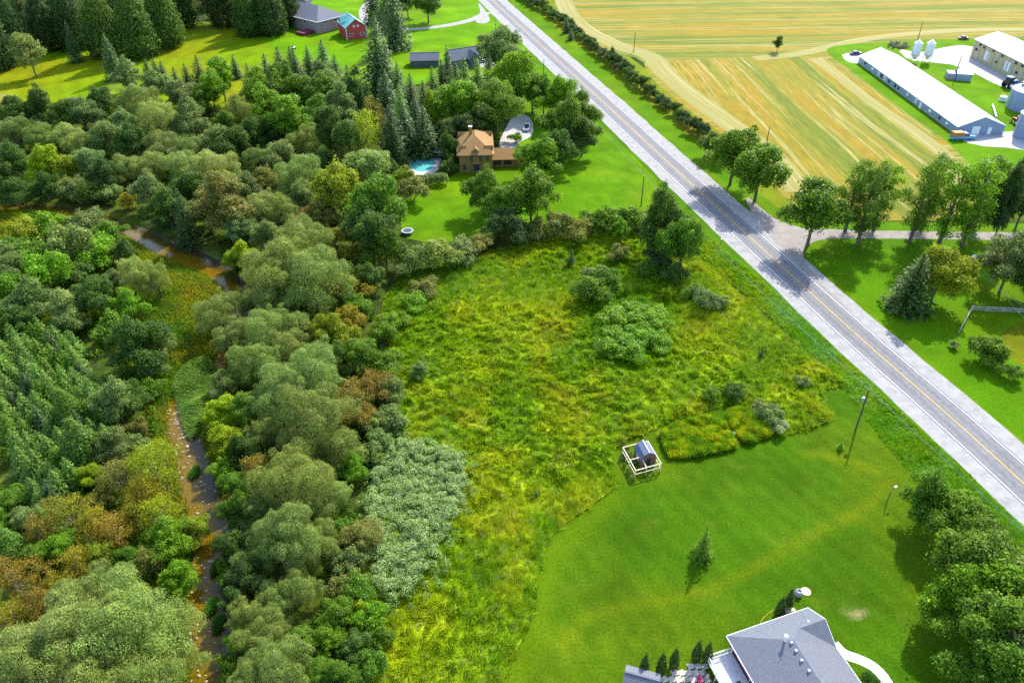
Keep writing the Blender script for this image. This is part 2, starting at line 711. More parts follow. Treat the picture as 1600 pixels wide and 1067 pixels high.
def strip_obj(name, line, a, b, z, m, wob=0.0, kind='structure', sub=4.0):
    ln = []
    for p, q in zip(line[:-1], line[1:]):
        k = max(1, int((q - p).length / sub))
        ln += [p.lerp(q, i / k) for i in range(k)]
    ln.append(line[-1])
    L_, R_ = offset_strip(ln, a, b)
    mb = MB()
    if wob:
        L_ = [p + Vector((1, 0, 0)) * (fbm(p.x, p.y, .3, 2) - .5) * wob * 2 for p in L_]
        R_ = [p + Vector((1, 0, 0)) * (fbm(p.x, p.y, .3, 4) - .5) * wob * 2 for p in R_]
    for p in range(len(ln)):
        mb.v += [(L_[p].x, L_[p].y, z), (R_[p].x, R_[p].y, z)]
    for p in range(len(ln) - 1):
        mb.f.append((2 * p, 2 * p + 2, 2 * p + 3, 2 * p + 1))
        mb.m.append(0)
    o = mb.build(name, m)
    me = o.data
    if me.polygons[0].normal.z < 0:
        me.flip_normals()
    o['kind'] = kind
    return o


def asphalt_mat():
    m, t, p, N, L = newmat('asphalt')
    at = N('ShaderNodeAttribute')
    at.attribute_name = 'lat'
    g = N('ShaderNodeNewGeometry')
    nz = N('ShaderNodeTexNoise')
    nz.inputs['Scale'].default_value = 1.3
    nz.inputs['Detail'].default_value = 6
    L(g.outputs['Position'], nz.inputs['Vector'])
    # tyre-polished bands
    w = N('ShaderNodeMath')
    w.operation = 'COSINE'
    ml = N('ShaderNodeMath')
    ml.operation = 'MULTIPLY'
    ml.inputs[1].default_value = 2 * math.pi / 1.75
    L(at.outputs['Fac'], ml.inputs[0])
    L(ml.outputs[0], w.inputs[0])
    mr = N('ShaderNodeMapRange')
    mr.inputs[1].default_value, mr.inputs[2].default_value = -1, 1
    mr.inputs[3].default_value, mr.inputs[4].default_value = 1.12, 0.9
    L(w.outputs[0], mr.inputs[0])
    m2 = N('ShaderNodeMapRange')
    m2.inputs[1].default_value, m2.inputs[2].default_value = .3, .7
    m2.inputs[3].default_value, m2.inputs[4].default_value = .85, 1.15
    L(nz.outputs[0], m2.inputs[0])
    mu = N('ShaderNodeMath')
    mu.operation = 'MULTIPLY'
    L(mr.outputs[0], mu.inputs[0])
    L(m2.outputs[0], mu.inputs[1])
    vm = N('ShaderNodeVectorMath')
    vm.operation = 'SCALE'
    big = N('ShaderNodeTexNoise')
    big.inputs['Scale'].default_value = 0.12
    big.inputs['Detail'].default_value = 6
    big.inputs['Roughness'].default_value = .7
    L(g.outputs['Position'], big.inputs['Vector'])
    mb_ = N('ShaderNodeMapRange')
    mb_.inputs[1].default_value, mb_.inputs[2].default_value = .35, .65
    mb_.inputs[3].default_value, mb_.inputs[4].default_value = .92, 1.08
    L(big.outputs[0], mb_.inputs[0])
    vo = N('ShaderNodeTexVoronoi')
    vo.feature = 'DISTANCE_TO_EDGE'
    vo.inputs['Scale'].default_value = .16
    L(g.outputs['Position'], vo.inputs['Vector'])
    ck = N('ShaderNodeMapRange')
    ck.inputs[1].default_value, ck.inputs[2].default_value = .0, .014
    ck.inputs[3].default_value, ck.inputs[4].default_value = .88, 1.0
    L(vo.outputs['Distance'], ck.inputs[0])
    mu2 = N('ShaderNodeMath')
    mu2.operation = 'MULTIPLY'
    L(mb_.outputs[0], mu2.inputs[0])
    L(ck.outputs[0], mu2.inputs[1])
    mu3 = N('ShaderNodeMath')
    mu3.operation = 'MULTIPLY'
    L(mu2.outputs[0], mu3.inputs[0])
    L(mu.outputs[0], mu3.inputs[1])
    mu = mu3
    vm.inputs[0].default_value = (0.140, 0.140, 0.148)
    L(mu.outputs[0], vm.inputs['Scale'])
    L(vm.outputs[0], p.inputs['Base Color'])
    p.inputs['Roughness'].default_value = 0.8
    p.inputs['Specular IOR Level'].default_value = 0.2
    return m


GRAVEL = mat('pale_gravel', (0.275, 0.268, 0.258), 0.9, 0.5, 0.22, 0.1, bump=0.3)
DRIVEG = mat('drive_gravel', (0.240, 0.215, 0.195), 0.9, 0.5, 0.2, 0.1, bump=0.3)
strip_obj('road_shoulder', _rc, -7.0, 7.2, 0.030, GRAVEL, wob=0.45)


def build_road():
    o = strip_obj('road', _rc, -3.75, 3.75, 0.036, asphalt_mat())
    me = o.data
    a = me.attributes.new('lat', 'FLOAT', 'POINT')
    # two verts per station only: refine across so that the wheel tracks read
    bm = bmesh.new()
    bm.from_mesh(me)
    lay = bm.verts.layers.float.get('lat')
    for i, v in enumerate(bm.verts):
        v[lay] = -3.75 if i % 2 == 0 else 3.75
    bm.to_mesh(me)
    bm.free()


build_road()
YEL = mat('yellow_paint', (0.55, 0.30, 0.02), 0.7, 0.5, 0.2)
WPT = mat('line_paint', (0.80, 0.80, 0.80), 0.7, 0.8, 0.2)
tag(strip_obj('centre_line', _rc, -0.11, 0.11, 0.041, YEL))
strip_obj('edge_line', _rc, -3.42, -3.30, 0.041, WPT)
strip_obj('edge_line', _rc, 3.30, 3.42, 0.041, WPT)


def road_side(x, y):
    """signed distance from the road centre, positive to the right (farm side)"""
    d, s, al = poly_dist(x, y, _rc)
    return s * d


# ------------------------------------------------------------------ lawns, meadow, fields
def lawn_col(base, dry=(0.20, 0.22, 0.012), amt=.35, seed=0, mow=None):
    def f(x, y):
        n = fbm(x, y, .05, seed)
        c = mixc(base, dry, sstep(.45, .75, n) * amt)
        k = fbm(x, y, .25, seed + 5)
        c = c * (0.9 + .2 * k)[..., None]
        if mow:
            a, wd = mow
            u = x * math.cos(a) + y * math.sin(a) + 2.0 * (fbm(x, y, .03, seed + 2) - .5)
            s = .5 + .5 * np.tanh(2.5 * np.sin(u * math.pi / wd))
            c = c * (0.92 + .16 * s)[..., None]
        v = fbm(x, y, .55, seed + 9, 3)
        c = mixc(c, np.asarray(base) * (.62, .8, .9), sstep(.58, .72, v) * .5)
        c = mixc(c, (.12, .14, .012), sstep(.62, .75, fbm(x, y, .33, seed + 12, 3)) * .16)
        return c
    return f


MEADOW_PX = [(1075, 395), (1118, 425), (1165, 470), (1210, 510), (1260, 555), (1310, 590), (1325, 602), (1300, 606),
             (1285, 612), (1288, 632), (1303, 660), (1240, 676), (1216, 684), (1206, 668), (1172, 638), (1140, 631), (1098, 645), (1034, 661), (1012, 678), (990, 682),
             (958, 700), (955, 735), (968, 758), (925, 790), (880, 820), (852, 850), (840, 905), (835, 960), (815, 1000),
             (785, 1067), (760, 1120), (560, 1120), (540, 1000), (560, 850), (600, 720), (625, 640), (610, 540), (590, 470), (640, 425), (750, 395),
             (880, 372), (1000, 360)]
meadow_poly = GP(MEADOW_PX, True, 2)
TRACK = GP([(880, 1010), (900, 970), (975, 945), (1090, 930), (1150, 905), (1210, 868), (1290, 825), (1345, 800), (1385, 765),
            (1380, 740), (1330, 720), (1250, 705)], False, 2)
TRACK2 = GP([(790, 1075), (835, 975), (850, 890), (880, 835), (960, 780)], False, 2)
_near = lawn_col((0.039, 0.096, 0.002), (0.076, 0.114, 0.003), .6, 3, (rad(30), 1.6))


def near_lawn_col(x, y):
    c = _near(x, y)
    d, _, _ = poly_dist(x, y, TRACK)
    d2, _, _ = poly_dist(x, y, TRACK2)
    k = np.exp(-(d / .9) ** 2) * (.5 + .5 * fbm(x, y, .3, 8))
    k2 = np.exp(-(d2 / 2.2) ** 2) * .6
    c = mixc(c, (0.110, 0.135, 0.003), np.clip(k * .65, 0, 1))
    c = mixc(c, (0.085, 0.150, 0.002), np.clip(k2, 0, 1))
    spot = G(1338, 957)
    k3 = np.exp(-(((x - spot.x) / 1.2) ** 2 + ((y - spot.y) / .5) ** 2))
    return mixc(c, (0.28, 0.23, 0.11), k3 * .8)


NEAR_PX = [(760, 1130), (785, 1067), (815, 1000), (835, 960), (840, 905), (852, 850), (880, 820), (925, 790), (968, 758),
           (955, 735), (958, 700), (990, 682), (1012, 678), (1034, 661), (1098, 645), (1140, 631), (1172, 638), (1206, 668), (1216, 684), (1240, 676), (1303, 660), (1288, 632), (1284, 610), (1322, 598),
           (1400, 690), (1500, 780), (1600, 860), (1700, 950), (1750, 1150)]
near_poly = GP(NEAR_PX, True, 1)
sheet('near_lawn', near_poly, 0.008, TURF, 1.2, near_lawn_col)
# rough verges on both sides of the road
vl = lawn_col((0.052, 0.125, 0.002), (0.10, 0.145, 0.003), .5, 21)
L1, R1 = offset_strip(_rc, -13.5, -6.6)
sheet('road_verge', L1 + R1[::-1], 0.012, TURF, 3.0, vl)
L1, R1 = offset_strip(_rc, 6.8, 15.5)
sheet('road_verge', L1 + R1[::-1], 0.012, TURF, 3.0, lawn_col((0.066, 0.155, 0.0015), (0.100, 0.160, 0.002), .5, 22))
L1, R1 = offset_strip(_rc, 15.0, 30)
sheet('field_margin', [p for p in L1 if p.y > 180] + [p for p in R1 if p.y > 180][::-1], 0.010, TURF, 3.0, lawn_col((0.125, 0.160, 0.006), (0.19, 0.150, 0.010), .7, 23))
# right-hand lawn round the spruce and the row of tall trees
RL_PX = [(1085, 235), (1130, 260), (1180, 310), (1240, 345), (1600, 350), (1800, 350), (1800, 700), (1700, 760), (1600, 690), (1500, 602), (1400, 518), (1300, 432),
         (1240, 385), (1190, 340), (1130, 285)]
sheet('tree_lawn', GP(RL_PX, True, 1), 0.016, TURF, 2.5, lawn_col((0.060, 0.150, 0.0015), (0.105, 0.165, 0.002), .5, 31))
dry = GP([(1560, 520), (1600, 500), (1700, 510), (1700, 620), (1615, 580), (1575, 560)], True, 2)
sheet('dry_grass_patch', dry, 0.020, TURF, 2.0, lawn_col((0.105, 0.115, 0.004), (0.070, 0.125, 0.003), .7, 33))
# lawn of the tan brick house
OL_PX = [(640, 300), (720, 270), (800, 215), (860, 95), (830, 85), (890, 150), (960, 215), (1045, 300), (1000, 350), (880, 352), (760, 372), (640, 380), (622, 345)]
OL_PX = [(640, 300), (720, 270), (800, 215), (815, 120), (838, 92), (890, 150), (960, 215), (1045, 300), (1010, 335), (940, 340), (860, 355), (760, 375), (640, 382), (622, 345)]
sheet('brick_house_lawn', GP(OL_PX, True, 1), 0.020, TURF, 2.5, lawn_col((0.068, 0.165, 0.0015), (0.115, 0.172, 0.002), .5, 41, (rad(20), 2.0)))
# top lawns and the hay field behind the wood
TL_PX = [(395, 45), (520, 35), (560, 0), (740, -5), (775, 30), (842, 92), (820, 110), (700, 118), (600, 125), (560, 135), (480, 110), (420, 90)]
TL_PX = [(395, 40), (470, 20), (500, -10), (745, -12), (778, 32), (842, 94), (820, 118), (700, 125), (600, 140), (540, 130), (470, 95), (420, 75)]
sheet('far_lawn', GP(TL_PX, True, 1), 0.020, TURF, 6.0, lawn_col((0.088, 0.205, 0.0015), (0.135, 0.205, 0.002), .5, 51, (rad(80), 4)))


def hay_col(x, y):
    c = mixc((0.115, 0.190, 0.002), (0.165, 0.185, 0.003), sstep(.4, .7, fbm(x, y, .02, 61)))
    r = np.hypot(x + 95, y - 330)
    s = .5 + .5 * np.sin(r * 1.05 + 2 * fbm(x, y, .02, 3))
    c = c * (.9 + .16 * s)[..., None]
    return mixc(c, (0.24, 0.20, 0.07), sstep(.72, .84, fbm(x, y, .06, 64)) * .6)


HF_PX = [(-200, 130), (-60, 110), (60, 68), (180, 62), (230, 42), (300, 38), (400, 22), (470, 20), (480, 60), (560, 110), (560, 160), (300, 170), (150, 170), (-200, 200)]
sheet('hay_field', GP(HF_PX, True, 1), 0.014, TURF, 2.0, hay_col)


# crop field across the road, striped by the harvest
def stubble_mat(name, ang, sq=1.0):
    m, t, p, N, L = newmat(name)
    g = N('ShaderNodeNewGeometry')
    mp = N('ShaderNodeMapping')
    mp.inputs['Rotation'].default_value = (0, 0, ang)
    wn = N('ShaderNodeTexNoise')
    wn.inputs['Scale'].default_value = .012
    wn.inputs['Detail'].default_value = 2
    L(g.outputs['Position'], wn.inputs['Vector'])
    ws = N('ShaderNodeVectorMath')
    ws.operation = 'MULTIPLY_ADD'
    ws.inputs[1].default_value = (6, 6, 0)
    L(wn.outputs['Color'], ws.inputs[0])
    L(g.outputs['Position'], ws.inputs[2])
    L(ws.outputs[0], mp.inputs['Vector'])
    m1 = N('ShaderNodeMapping')
    m1.inputs['Scale'].default_value = (0.13 * sq, 0.006, 0.1)
    L(mp.outputs[0], m1.inputs['Vector'])
    n1 = N('ShaderNodeTexNoise')
    n1.inputs['Scale'].default_value = 1
    n1.inputs['Detail'].default_value = 3
    n1.inputs['Distortion'].default_value = 0.3
    L(m1.outputs[0], n1.inputs['Vector'])
    cr = N('ShaderNodeValToRGB')
    e = cr.color_ramp.elements
    e[0].position, e[0].color = 0.40, (0.105, 0.130, 0.005, 1)
    e[1].position, e[1].color = 0.60, (0.225, 0.150, 0.004, 1)
    x = e.new(0.5)
    x.color = (0.180, 0.160, 0.008, 1)
    L(n1.outputs[0], cr.inputs[0])
    m2 = N('ShaderNodeMapping')
    m2.inputs['Scale'].default_value = (0.62 * sq, 0.010, 0.1)
    m2.inputs['Location'].default_value = (13, 4, 0)
    L(mp.outputs[0], m2.inputs['Vector'])
    n2 = N('ShaderNodeTexNoise')
    n2.inputs['Scale'].default_value = 1
    n2.inputs['Detail'].default_value = 4
    n2.inputs['Distortion'].default_value = 0.4
    L(m2.outputs[0], n2.inputs['Vector'])
    k = N('ShaderNodeMapRange')
    k.inputs[1].default_value, k.inputs[2].default_value = .54, .64
    k.inputs[4].default_value = .85
    L(n2.outputs[0], k.inputs[0])
    mx = N('ShaderNodeMix')
    mx.data_type = 'RGBA'
    L(k.outputs[0], mx.inputs[0])
    L(cr.outputs[0], mx.inputs[6])
    mx.inputs[7].default_value = (0.300, 0.250, 0.085, 1)
    n3 = N('ShaderNodeTexNoise')
    n3.inputs['Scale'].default_value = 1.0
    n3.inputs['Detail'].default_value = 6
    m3 = N('ShaderNodeMapping')
    m3.inputs['Scale'].default_value = (2.2, .12, .1)
    L(mp.outputs[0], m3.inputs['Vector'])
    L(m3.outputs[0], n3.inputs['Vector'])
    k3 = N('ShaderNodeMapRange')
    k3.inputs[1].default_value, k3.inputs[2].default_value = .3, .7
    k3.inputs[3].default_value, k3.inputs[4].default_value = .65, 1.3
    L(n3.outputs[0], k3.inputs[0])
    vm = N('ShaderNodeVectorMath')
    vm.operation = 'SCALE'
    L(mx.outputs[2], vm.inputs[0])
    L(k3.outputs[0], vm.inputs['Scale'])
    # green regrowth in big patches
    n4 = N('ShaderNodeTexNoise')
    n4.inputs['Scale'].default_value = 0.03
    n4.inputs['Detail'].default_value = 3
    L(g.outputs['Position'], n4.inputs['Vector'])
    k4 = N('ShaderNodeMapRange')
    k4.inputs[1].default_value, k4.inputs[2].default_value = .45, .7
    k4.inputs[4].default_value = .35
    L(n4.outputs[0], k4.inputs[0])
    m4 = N('ShaderNodeMix')
    m4.data_type = 'RGBA'
    L(k4.outputs[0], m4.inputs[0])
    L(vm.outputs[0], m4.inputs[6])
    m4.inputs[7].default_value = (0.090, 0.135, 0.005, 1)
    L(m4.outputs[2], p.inputs['Base Color'])
    p.inputs['Roughness'].default_value = .9
    p.inputs['Specular IOR Level'].default_value = .1
    return m


FIELD_PX = [(868, -60), (872, 0), (900, 50), (960, 85), (1004, 92), (1012, 118), (1060, 160), (1120, 205), (1180, 240), (1250, 345), (1520, 345), (1620, 300), (1700, 200),
            (1900, 60), (2100, -60)]
field_poly = GP(FIELD_PX, True, 1)
sheet('stubble_field', field_poly, 0.018, stubble_mat('stubble_rows_across', rad(86)), 12.0)
LOW_PX = [(1000, 100), (1040, 95), (1250, 88), (1300, 92), (1500, 235), (1515, 345), (1250, 345), (1150, 212), (1060, 150)]
sheet('stubble_field', GP(LOW_PX, True, 1), 0.022, stubble_mat('stubble_rows_along', rad(-4)), 12.0)
HEAD = GP([(872, -30), (878, 5), (900, 40), (960, 72), (1020, 88), (1030, 108), (1075, 148), (1140, 195), (1200, 240), (1250, 300)], False, 2)


def headland_mat():
    m, t, p, N, L = newmat('headland_straw')
    at = N('ShaderNodeAttribute')
    at.attribute_name = 'lat'
    g = N('ShaderNodeNewGeometry')
    cb = N('ShaderNodeCombineXYZ')
    L(at.outputs['Fac'], cb.inputs[0])
    sp = N('ShaderNodeSeparateXYZ')
    L(g.outputs['Position'], sp.inputs[0])
    ml = N('ShaderNodeMath')
    ml.operation = 'MULTIPLY'
    ml.inputs[1].default_value = .015
    L(sp.outputs[1], ml.inputs[0])
    L(ml.outputs[0], cb.inputs[1])
    n1 = N('ShaderNodeTexNoise')
    n1.inputs['Scale'].default_value = 1.0
    n1.inputs['Detail'].default_value = 4
    L(cb.outputs[0], n1.inputs['Vector'])
    cr = N('ShaderNodeValToRGB')
    e = cr.color_ramp.elements
    e[0].position, e[0].color = .36, (0.200, 0.148, 0.005, 1)
    e[1].position, e[1].color = .70, (0.300, 0.245, 0.085, 1)
    x = e.new(.5)
    x.color = (0.170, 0.165, 0.014, 1)
    L(n1.outputs[0], cr.inputs[0])
    L(cr.outputs[0], p.inputs['Base Color'])
    p.inputs['Roughness'].default_value = .9
    return m


def latstrip(name, line, a, b, z, m, n=12):
    L_, R_ = offset_strip(line, a, b)
    V, F, A = [], [], []
    for p, q in zip(L_, R_):
        for k in range(n + 1):
            c = p.lerp(q, k / n)
            V.append((c.x, c.y, z))
            A.append(a + (b - a) * k / n)
    for i in range(len(line) - 1):
        for k in range(n):
            F.append((i * (n + 1) + k, (i + 1) * (n + 1) + k, (i + 1) * (n + 1) + k + 1, i * (n + 1) + k + 1))
    me = bpy.data.meshes.new(name)
    me.from_pydata(V, [], F)
    t = me.attributes.new('lat', 'FLOAT', 'POINT')
    t.data.foreach_set('value', np.array(A, np.float32))
    me.materials.append(m)
    o = bpy.data.objects.new(name, me)
    COL.objects.link(o)
    if me.polygons[0].normal.z < 0:
        me.flip_normals()
    o['kind'] = 'structure'
    return o


latstrip('field_headland', HEAD, -4, 5, 0.026, headland_mat())
HEAD2 = GP([(1270, 92), (1300, 110), (1360, 160), (1430, 205), (1490, 250), (1500, 300)], False, 2)
latstrip('field_headland', HEAD2, -2.5, 2.5, 0.028, headland_mat())
HEAD3 = GP([(1180, 92), (1260, 84), (1340, 62), (1450, 50), (1600, 44), (1800, 60)], False, 2)
latstrip('field_headland', HEAD3, -3, 3, 0.028, headland_mat())
# farmyard grass and concrete
FY_PX = [(1285, 80), (1310, 70), (1400, 66), (1520, 60), (1750, 60), (1800, 300), (1540, 300), (1500, 235), (1400, 165), (1330, 110)]
sheet('farmyard_grass', GP(FY_PX, True, 1), 0.034, TURF, 4.0, lawn_col((0.080, 0.185, 0.002), (0.115, 0.180, 0.003), .4, 71))
PADS = [
    ('farmyard_concrete', [(1400, 76), (1440, 84), (1475, 74), (1512, 70), (1545, 85), (1620, 130), (1620, 150), (1570, 140), (1500, 103), (1450, 97), (1420, 95)], CONC),
    ('farmyard_concrete', [(1314, 84), (1350, 82), (1352, 98), (1335, 100), (1320, 95)], CONC),
    ('farmyard_concrete', [(1490, 212), (1580, 205), (1680, 205), (1680, 250), (1590, 232), (1520, 228)], CONC),
]
for nm, px, m in PADS:
    sheet(nm, GP(px, True, 1), 0.040, m, 8)
# drives
DR_PX = [(1160, 300), (1200, 335), (1225, 349), (1265, 359), (1540, 363), (1800, 366), (1800, 380), (1540, 375), (1300, 372), (1268, 378), (1255, 390), (1256, 406), (1275, 435), (1330, 485), (1290, 460), (1180, 345)]
sheet('farm_drive', GP(DR_PX, True, 1), 0.033, DRIVEG, 3)
tag(strip_obj('house_drive', GP([(762, 20), (735, 33), (690, 42), (640, 47), (600, 45), (572, 35), (566, 20), (575, 5), (595, -12)], False, 2), -2.2, 2.2, 0.024, GRAVEL, wob=.4))
sheet('mouth_of_drive', GP([(745, 0), (768, 30), (760, 38), (740, 36), (752, 22)], True, 1), 0.026, GRAVEL, 6)
sheet('brick_house_drive', GP([(783, 215), (800, 182), (816, 178), (832, 186), (834, 212), (812, 222), (806, 232), (778, 232)], True, 1), 0.024, mat('house_gravel', (.40, .38, .36), .9, .5, .2, .1), 3)
sheet('cottage_drive', GP([(730, 92), (752, 84), (800, 92), (800, 104), (735, 106)], True, 1), 0.026, GRAVEL, 5)
strip_obj('garden_path', GP([(1303, 1005), (1318, 1022), (1345, 1030), (1372, 1045), (1392, 1075), (1400, 1110)], False, 2), -.75, .75, 0.014, mat('pale_path', (.66, .60, .52), .85, 2, .12))


# ------------------------------------------------------------------ grasses
def blades(name, x, y, z, length, width, lean, az, col, material=BLADE):
    """one triangle per leaning blade"""
    n = len(x)
    dx, dy = np.cos(az), np.sin(az)
    ca = az + np.pi / 2 + RNG.normal(0, .5, n)
    wx, wy = np.cos(ca) * width / 2, np.sin(ca) * width / 2
    V = np.zeros((n, 3, 3))
    V[:, 0] = np.stack([x - wx, y - wy, z], 1)
    V[:, 1] = np.stack([x + wx, y + wy, z], 1)
    V[:, 2] = np.stack([x + dx * length * np.sin(lean), y + dy * length * np.sin(lean), z + length * np.cos(lean)], 1)
    me = quick_mesh(name, V.reshape(-1, 3), 3, material, col=col)
    o = bpy.data.objects.new(name, me)
    COL.objects.link(o)
    return o


def rand_in(poly, n):
    xs = [p[0] for p in poly]
    ys = [p[1] for p in poly]
    x = RNG.uniform(min(xs), max(xs), n)
    y = RNG.uniform(min(ys), max(ys), n)
    k = in_poly(x, y, poly)
    return x[k], y[k]


def meadow_z(x, y):
    d, _, _ = poly_dist(x, y, meadow_poly + [meadow_poly[0]])
    e = sstep(0, 2.0, d)
    return (0.10 + .95 * fbm(x, y, .22, 81) * vnoise(x * .75, y * .75, 82) * 1.7) * (0.25 + .75 * e) + creek_depth(x, y) * 0


def meadow_col(x, y):
    n = fbm(x, y, .055, 91)
    n2 = fbm(x, y, .18, 92)
    n3 = fbm(x, y, .6, 93, 2)
    c = mixc((0.175, 0.320, 0.006), (0.335, 0.430, 0.008), sstep(.36, .62, n * .6 + n2 * .4))
    c = mixc(c, (0.380, 0.390, 0.012), sstep(.53, .74, n2) * .5)
    c = mixc(c, (0.390, 0.300, 0.012), sstep(.64, .8, fbm(x, y, .13, 96)) * .4)
    c = mixc(c, (0.110, 0.230, 0.008), sstep(.62, .8, n3) * .35)
    # lusher towards the thicket on the upper right and under the hedge
    g = G(985, 520)
    k = np.exp(-(((x - g.x) / 11) ** 2 + ((y - g.y) / 20) ** 2))
    c = mixc(c, (0.160, 0.330, 0.005), k * .85)
    g = G(600, 480)
    k = np.exp(-(((x - g.x) / 9) ** 2 + ((y - g.y) / 14) ** 2))
    return mixc(c, (0.120, 0.270, 0.010), k * .7)


sheet('meadow_ground', meadow_poly, 0.010, ROUGH, 1.0, lambda x, y: meadow_col(x, y) * .6, meadow_z)


def tufts(name, x, y, zf, per, rad_, hgt, lean0, flow, colf, vvar=.28, wid=(.05, .11), straw=.1):
    """tufts of grass: the blades of one tuft lean the same way and share a tone"""
    n = len(x)
    k = np.repeat(np.arange(n), per)
    m = n * per
    r = np.sqrt(RNG.random(m)) * rad_ * RNG.uniform(.6, 1.4, n)[k]
    a = RNG.uniform(0, 2 * np.pi, m)
    bx, by = x[k] + r * np.cos(a), y[k] + r * np.sin(a)
    az0 = flow + RNG.normal(0, .7, n)
    ln0 = np.clip(lean0 + RNG.normal(0, .3, n), .1, 1.35)
    # splay away from the tuft's middle
    sx = np.cos(az0)[k] * np.sin(ln0)[k] + np.cos(a) * r / rad_ * .35
    sy = np.sin(az0)[k] * np.sin(ln0)[k] + np.sin(a) * r / rad_ * .35
    az = np.arctan2(sy, sx) + RNG.normal(0, .25, m)
    ln = np.clip(np.arctan2(np.hypot(sx, sy), np.cos(ln0)[k]) + RNG.normal(0, .15, m), .05, 1.45)
    h = hgt[k] * RNG.uniform(.6, 1.2, m)
    c = colf(x, y) * np.clip(1 + RNG.normal(0, vvar, n), .45, 1.9)[:, None]
    st = RNG.random(n) < straw
    c[st] = c[st] * .45 + np.array((.50, .46, .16)) * .55
    c = c[k] * RNG.uniform(.8, 1.25, m)[:, None]
    return blades(name, bx, by, zf(bx, by), h, RNG.uniform(wid[0], wid[1], m), ln, az, c)


def build_meadow():
    x, y = rand_in(meadow_poly, 52000)
    hg = (.45 + .75 * vnoise(x * .8, y * .8, 105)) * (.75 + .5 * fbm(x, y, .15, 106)) * 1.15
    o = tufts('meadow_grass', x, y, meadow_z, 17, .38, hg, rad(50), fbm(x, y, .06, 101, 3) * 4 * np.pi, meadow_col, .17, (.06, .12), .05)
    tag(o, 'tall lodged meadow grass in yellow green and ochre', 'grass', kind='stuff')


build_meadow()


def verge_col(x, y):
    rs = road_side(x, y)
    c = mixc((0.135, 0.330, 0.006), (0.250, 0.390, 0.008), sstep(.35, .65, fbm(x, y, .12, 111)))
    c = mixc(c, (0.200, 0.420, 0.060), sstep(.45, .7, fbm(x, y, .2, 112)) * .7)
    return mixc(c, (0.420, 0.380, 0.014), sstep(-12, -16, rs) * sstep(.45, .65, fbm(x, y, .15, 117)) * .7 * (y > 118))


def build_verge():
    zone = GP([(1040, 380), (1075, 340), (1110, 375), (1200, 445), (1300, 540), (1420, 655), (1520, 745), (1640, 850), (1660, 890), (1560, 850), (1450, 770), (1370, 680), (1320, 600), (1240, 530), (1130, 430)])
    x, y = rand_in(zone, 62000)
    rs = road_side(x, y)
    k = (rs < -7.0 - .5 * fbm(x, y, .4, 115)) & (rs > -18)
    x, y, rs = x[k], y[k], rs[k]
    h = (.30 + .5 * vnoise(x * .7, y * .7, 116)) * (.35 + .8 * sstep(-7.0, -9.0, rs)) * (1 - .35 * sstep(-14, -18, rs))
    o = tufts('verge_grass', x, y, lambda a, b: np.full(len(a), .012), 14, .30, h, rad(50), fbm(x, y, .1, 113) * 12, verge_col, .22, (.05, .10), .04)
    tag(o, 'long green verge grass along the gravel shoulder', 'grass', kind='stuff')


build_verge()


def build_creek_cover():
    """sedge and low herbs along the creek and in the clearings of the wood"""
    zone = GP([(-80, 310), (120, 318), (220, 350), (300, 395), (360, 430), (420, 480), (430, 620), (390, 760), (420, 900), (460, 1120), (200, 1120), (180, 850), (210, 700), (240, 590), (90, 500), (-80, 480)])
    x, y = rand_in(zone, 420000)
    d, s, al = poly_dist(x, y, creek)
    w = np.interp(al, _cl, creek_cw)
    keep = d > w * .9 + .2 + (fbm(x, y, .3, 120) - .5) * 1.8
    x, y, d, w, s = x[keep], y[keep], d[keep], w[keep], s[keep]
    n = fbm(x, y, .09, 121)
    c = mixc((0.095, 0.210, 0.006), (0.260, 0.290, 0.008), sstep(.35, .6, n))
    c = mixc(c, (0.290, 0.250, 0.010), sstep(.55, .7, fbm(x, y, .22, 122)) * .7)
    c *= RNG.uniform(.55, 1.4, len(x))[:, None]
    o = blades('creekside_herbs', x, y, creek_depth(x, y), RNG.uniform(.4, 1.2, len(x)), RNG.uniform(.1, .25, len(x)),
               np.clip(RNG.normal(.7, .3, len(x)), .05, 1.45), RNG.uniform(0, 6.28, len(x)), c)
    tag(o, 'yellow green herbs and sedge growing along the creek banks', 'grass', kind='stuff')
    # combed green reeds where the two channels part
    x, y = rand_in(GP([(272, 590), (320, 550), (345, 575), (345, 620), (325, 650), (300, 690), (285, 640)]), 30000)
    c = mixc((0.11, 0.290, 0.035), (0.34, 0.480, 0.09), fbm(x, y, .5, 127))
    o = blades('reed_bed', x, y, creek_depth(x, y) * .6, RNG.uniform(.9, 1.7, len(x)), RNG.uniform(.08, .16, len(x)),
               np.clip(RNG.normal(.95, .15, len(x)), .3, 1.4), rad(-115) + RNG.normal(0, .25, len(x)), c)
    tag(o, 'bed of leaning emerald reeds between the creek channels', 'reeds', kind='stuff')
    # green weed islands in the stream
    for a in ((338, 885), (330, 945), (341, 972), (303, 735)):
        g = G(*a)
        n = 900
        r = np.sqrt(RNG.random(n))
        t = RNG.uniform(0, 6.28, n)
        x, y = g.x + r * np.cos(t) * .7, g.y + r * np.sin(t) * 1.5
        c = mixc((0.05, 0.16, 0.02), (0.12, 0.28, 0.03), RNG.random(n))
        yield_o = blades('stream_weed', x, y, np.full(n, -.6), RNG.uniform(.3, .8, n), RNG.uniform(.08, .18, n), np.clip(RNG.normal(.6, .3, n), .05, 1.3), t, c)
        tag(yield_o, None, None, None, 'stuff')
        yield_o['label'] = 'green water weed tuft in the amber creek'


build_creek_cover()


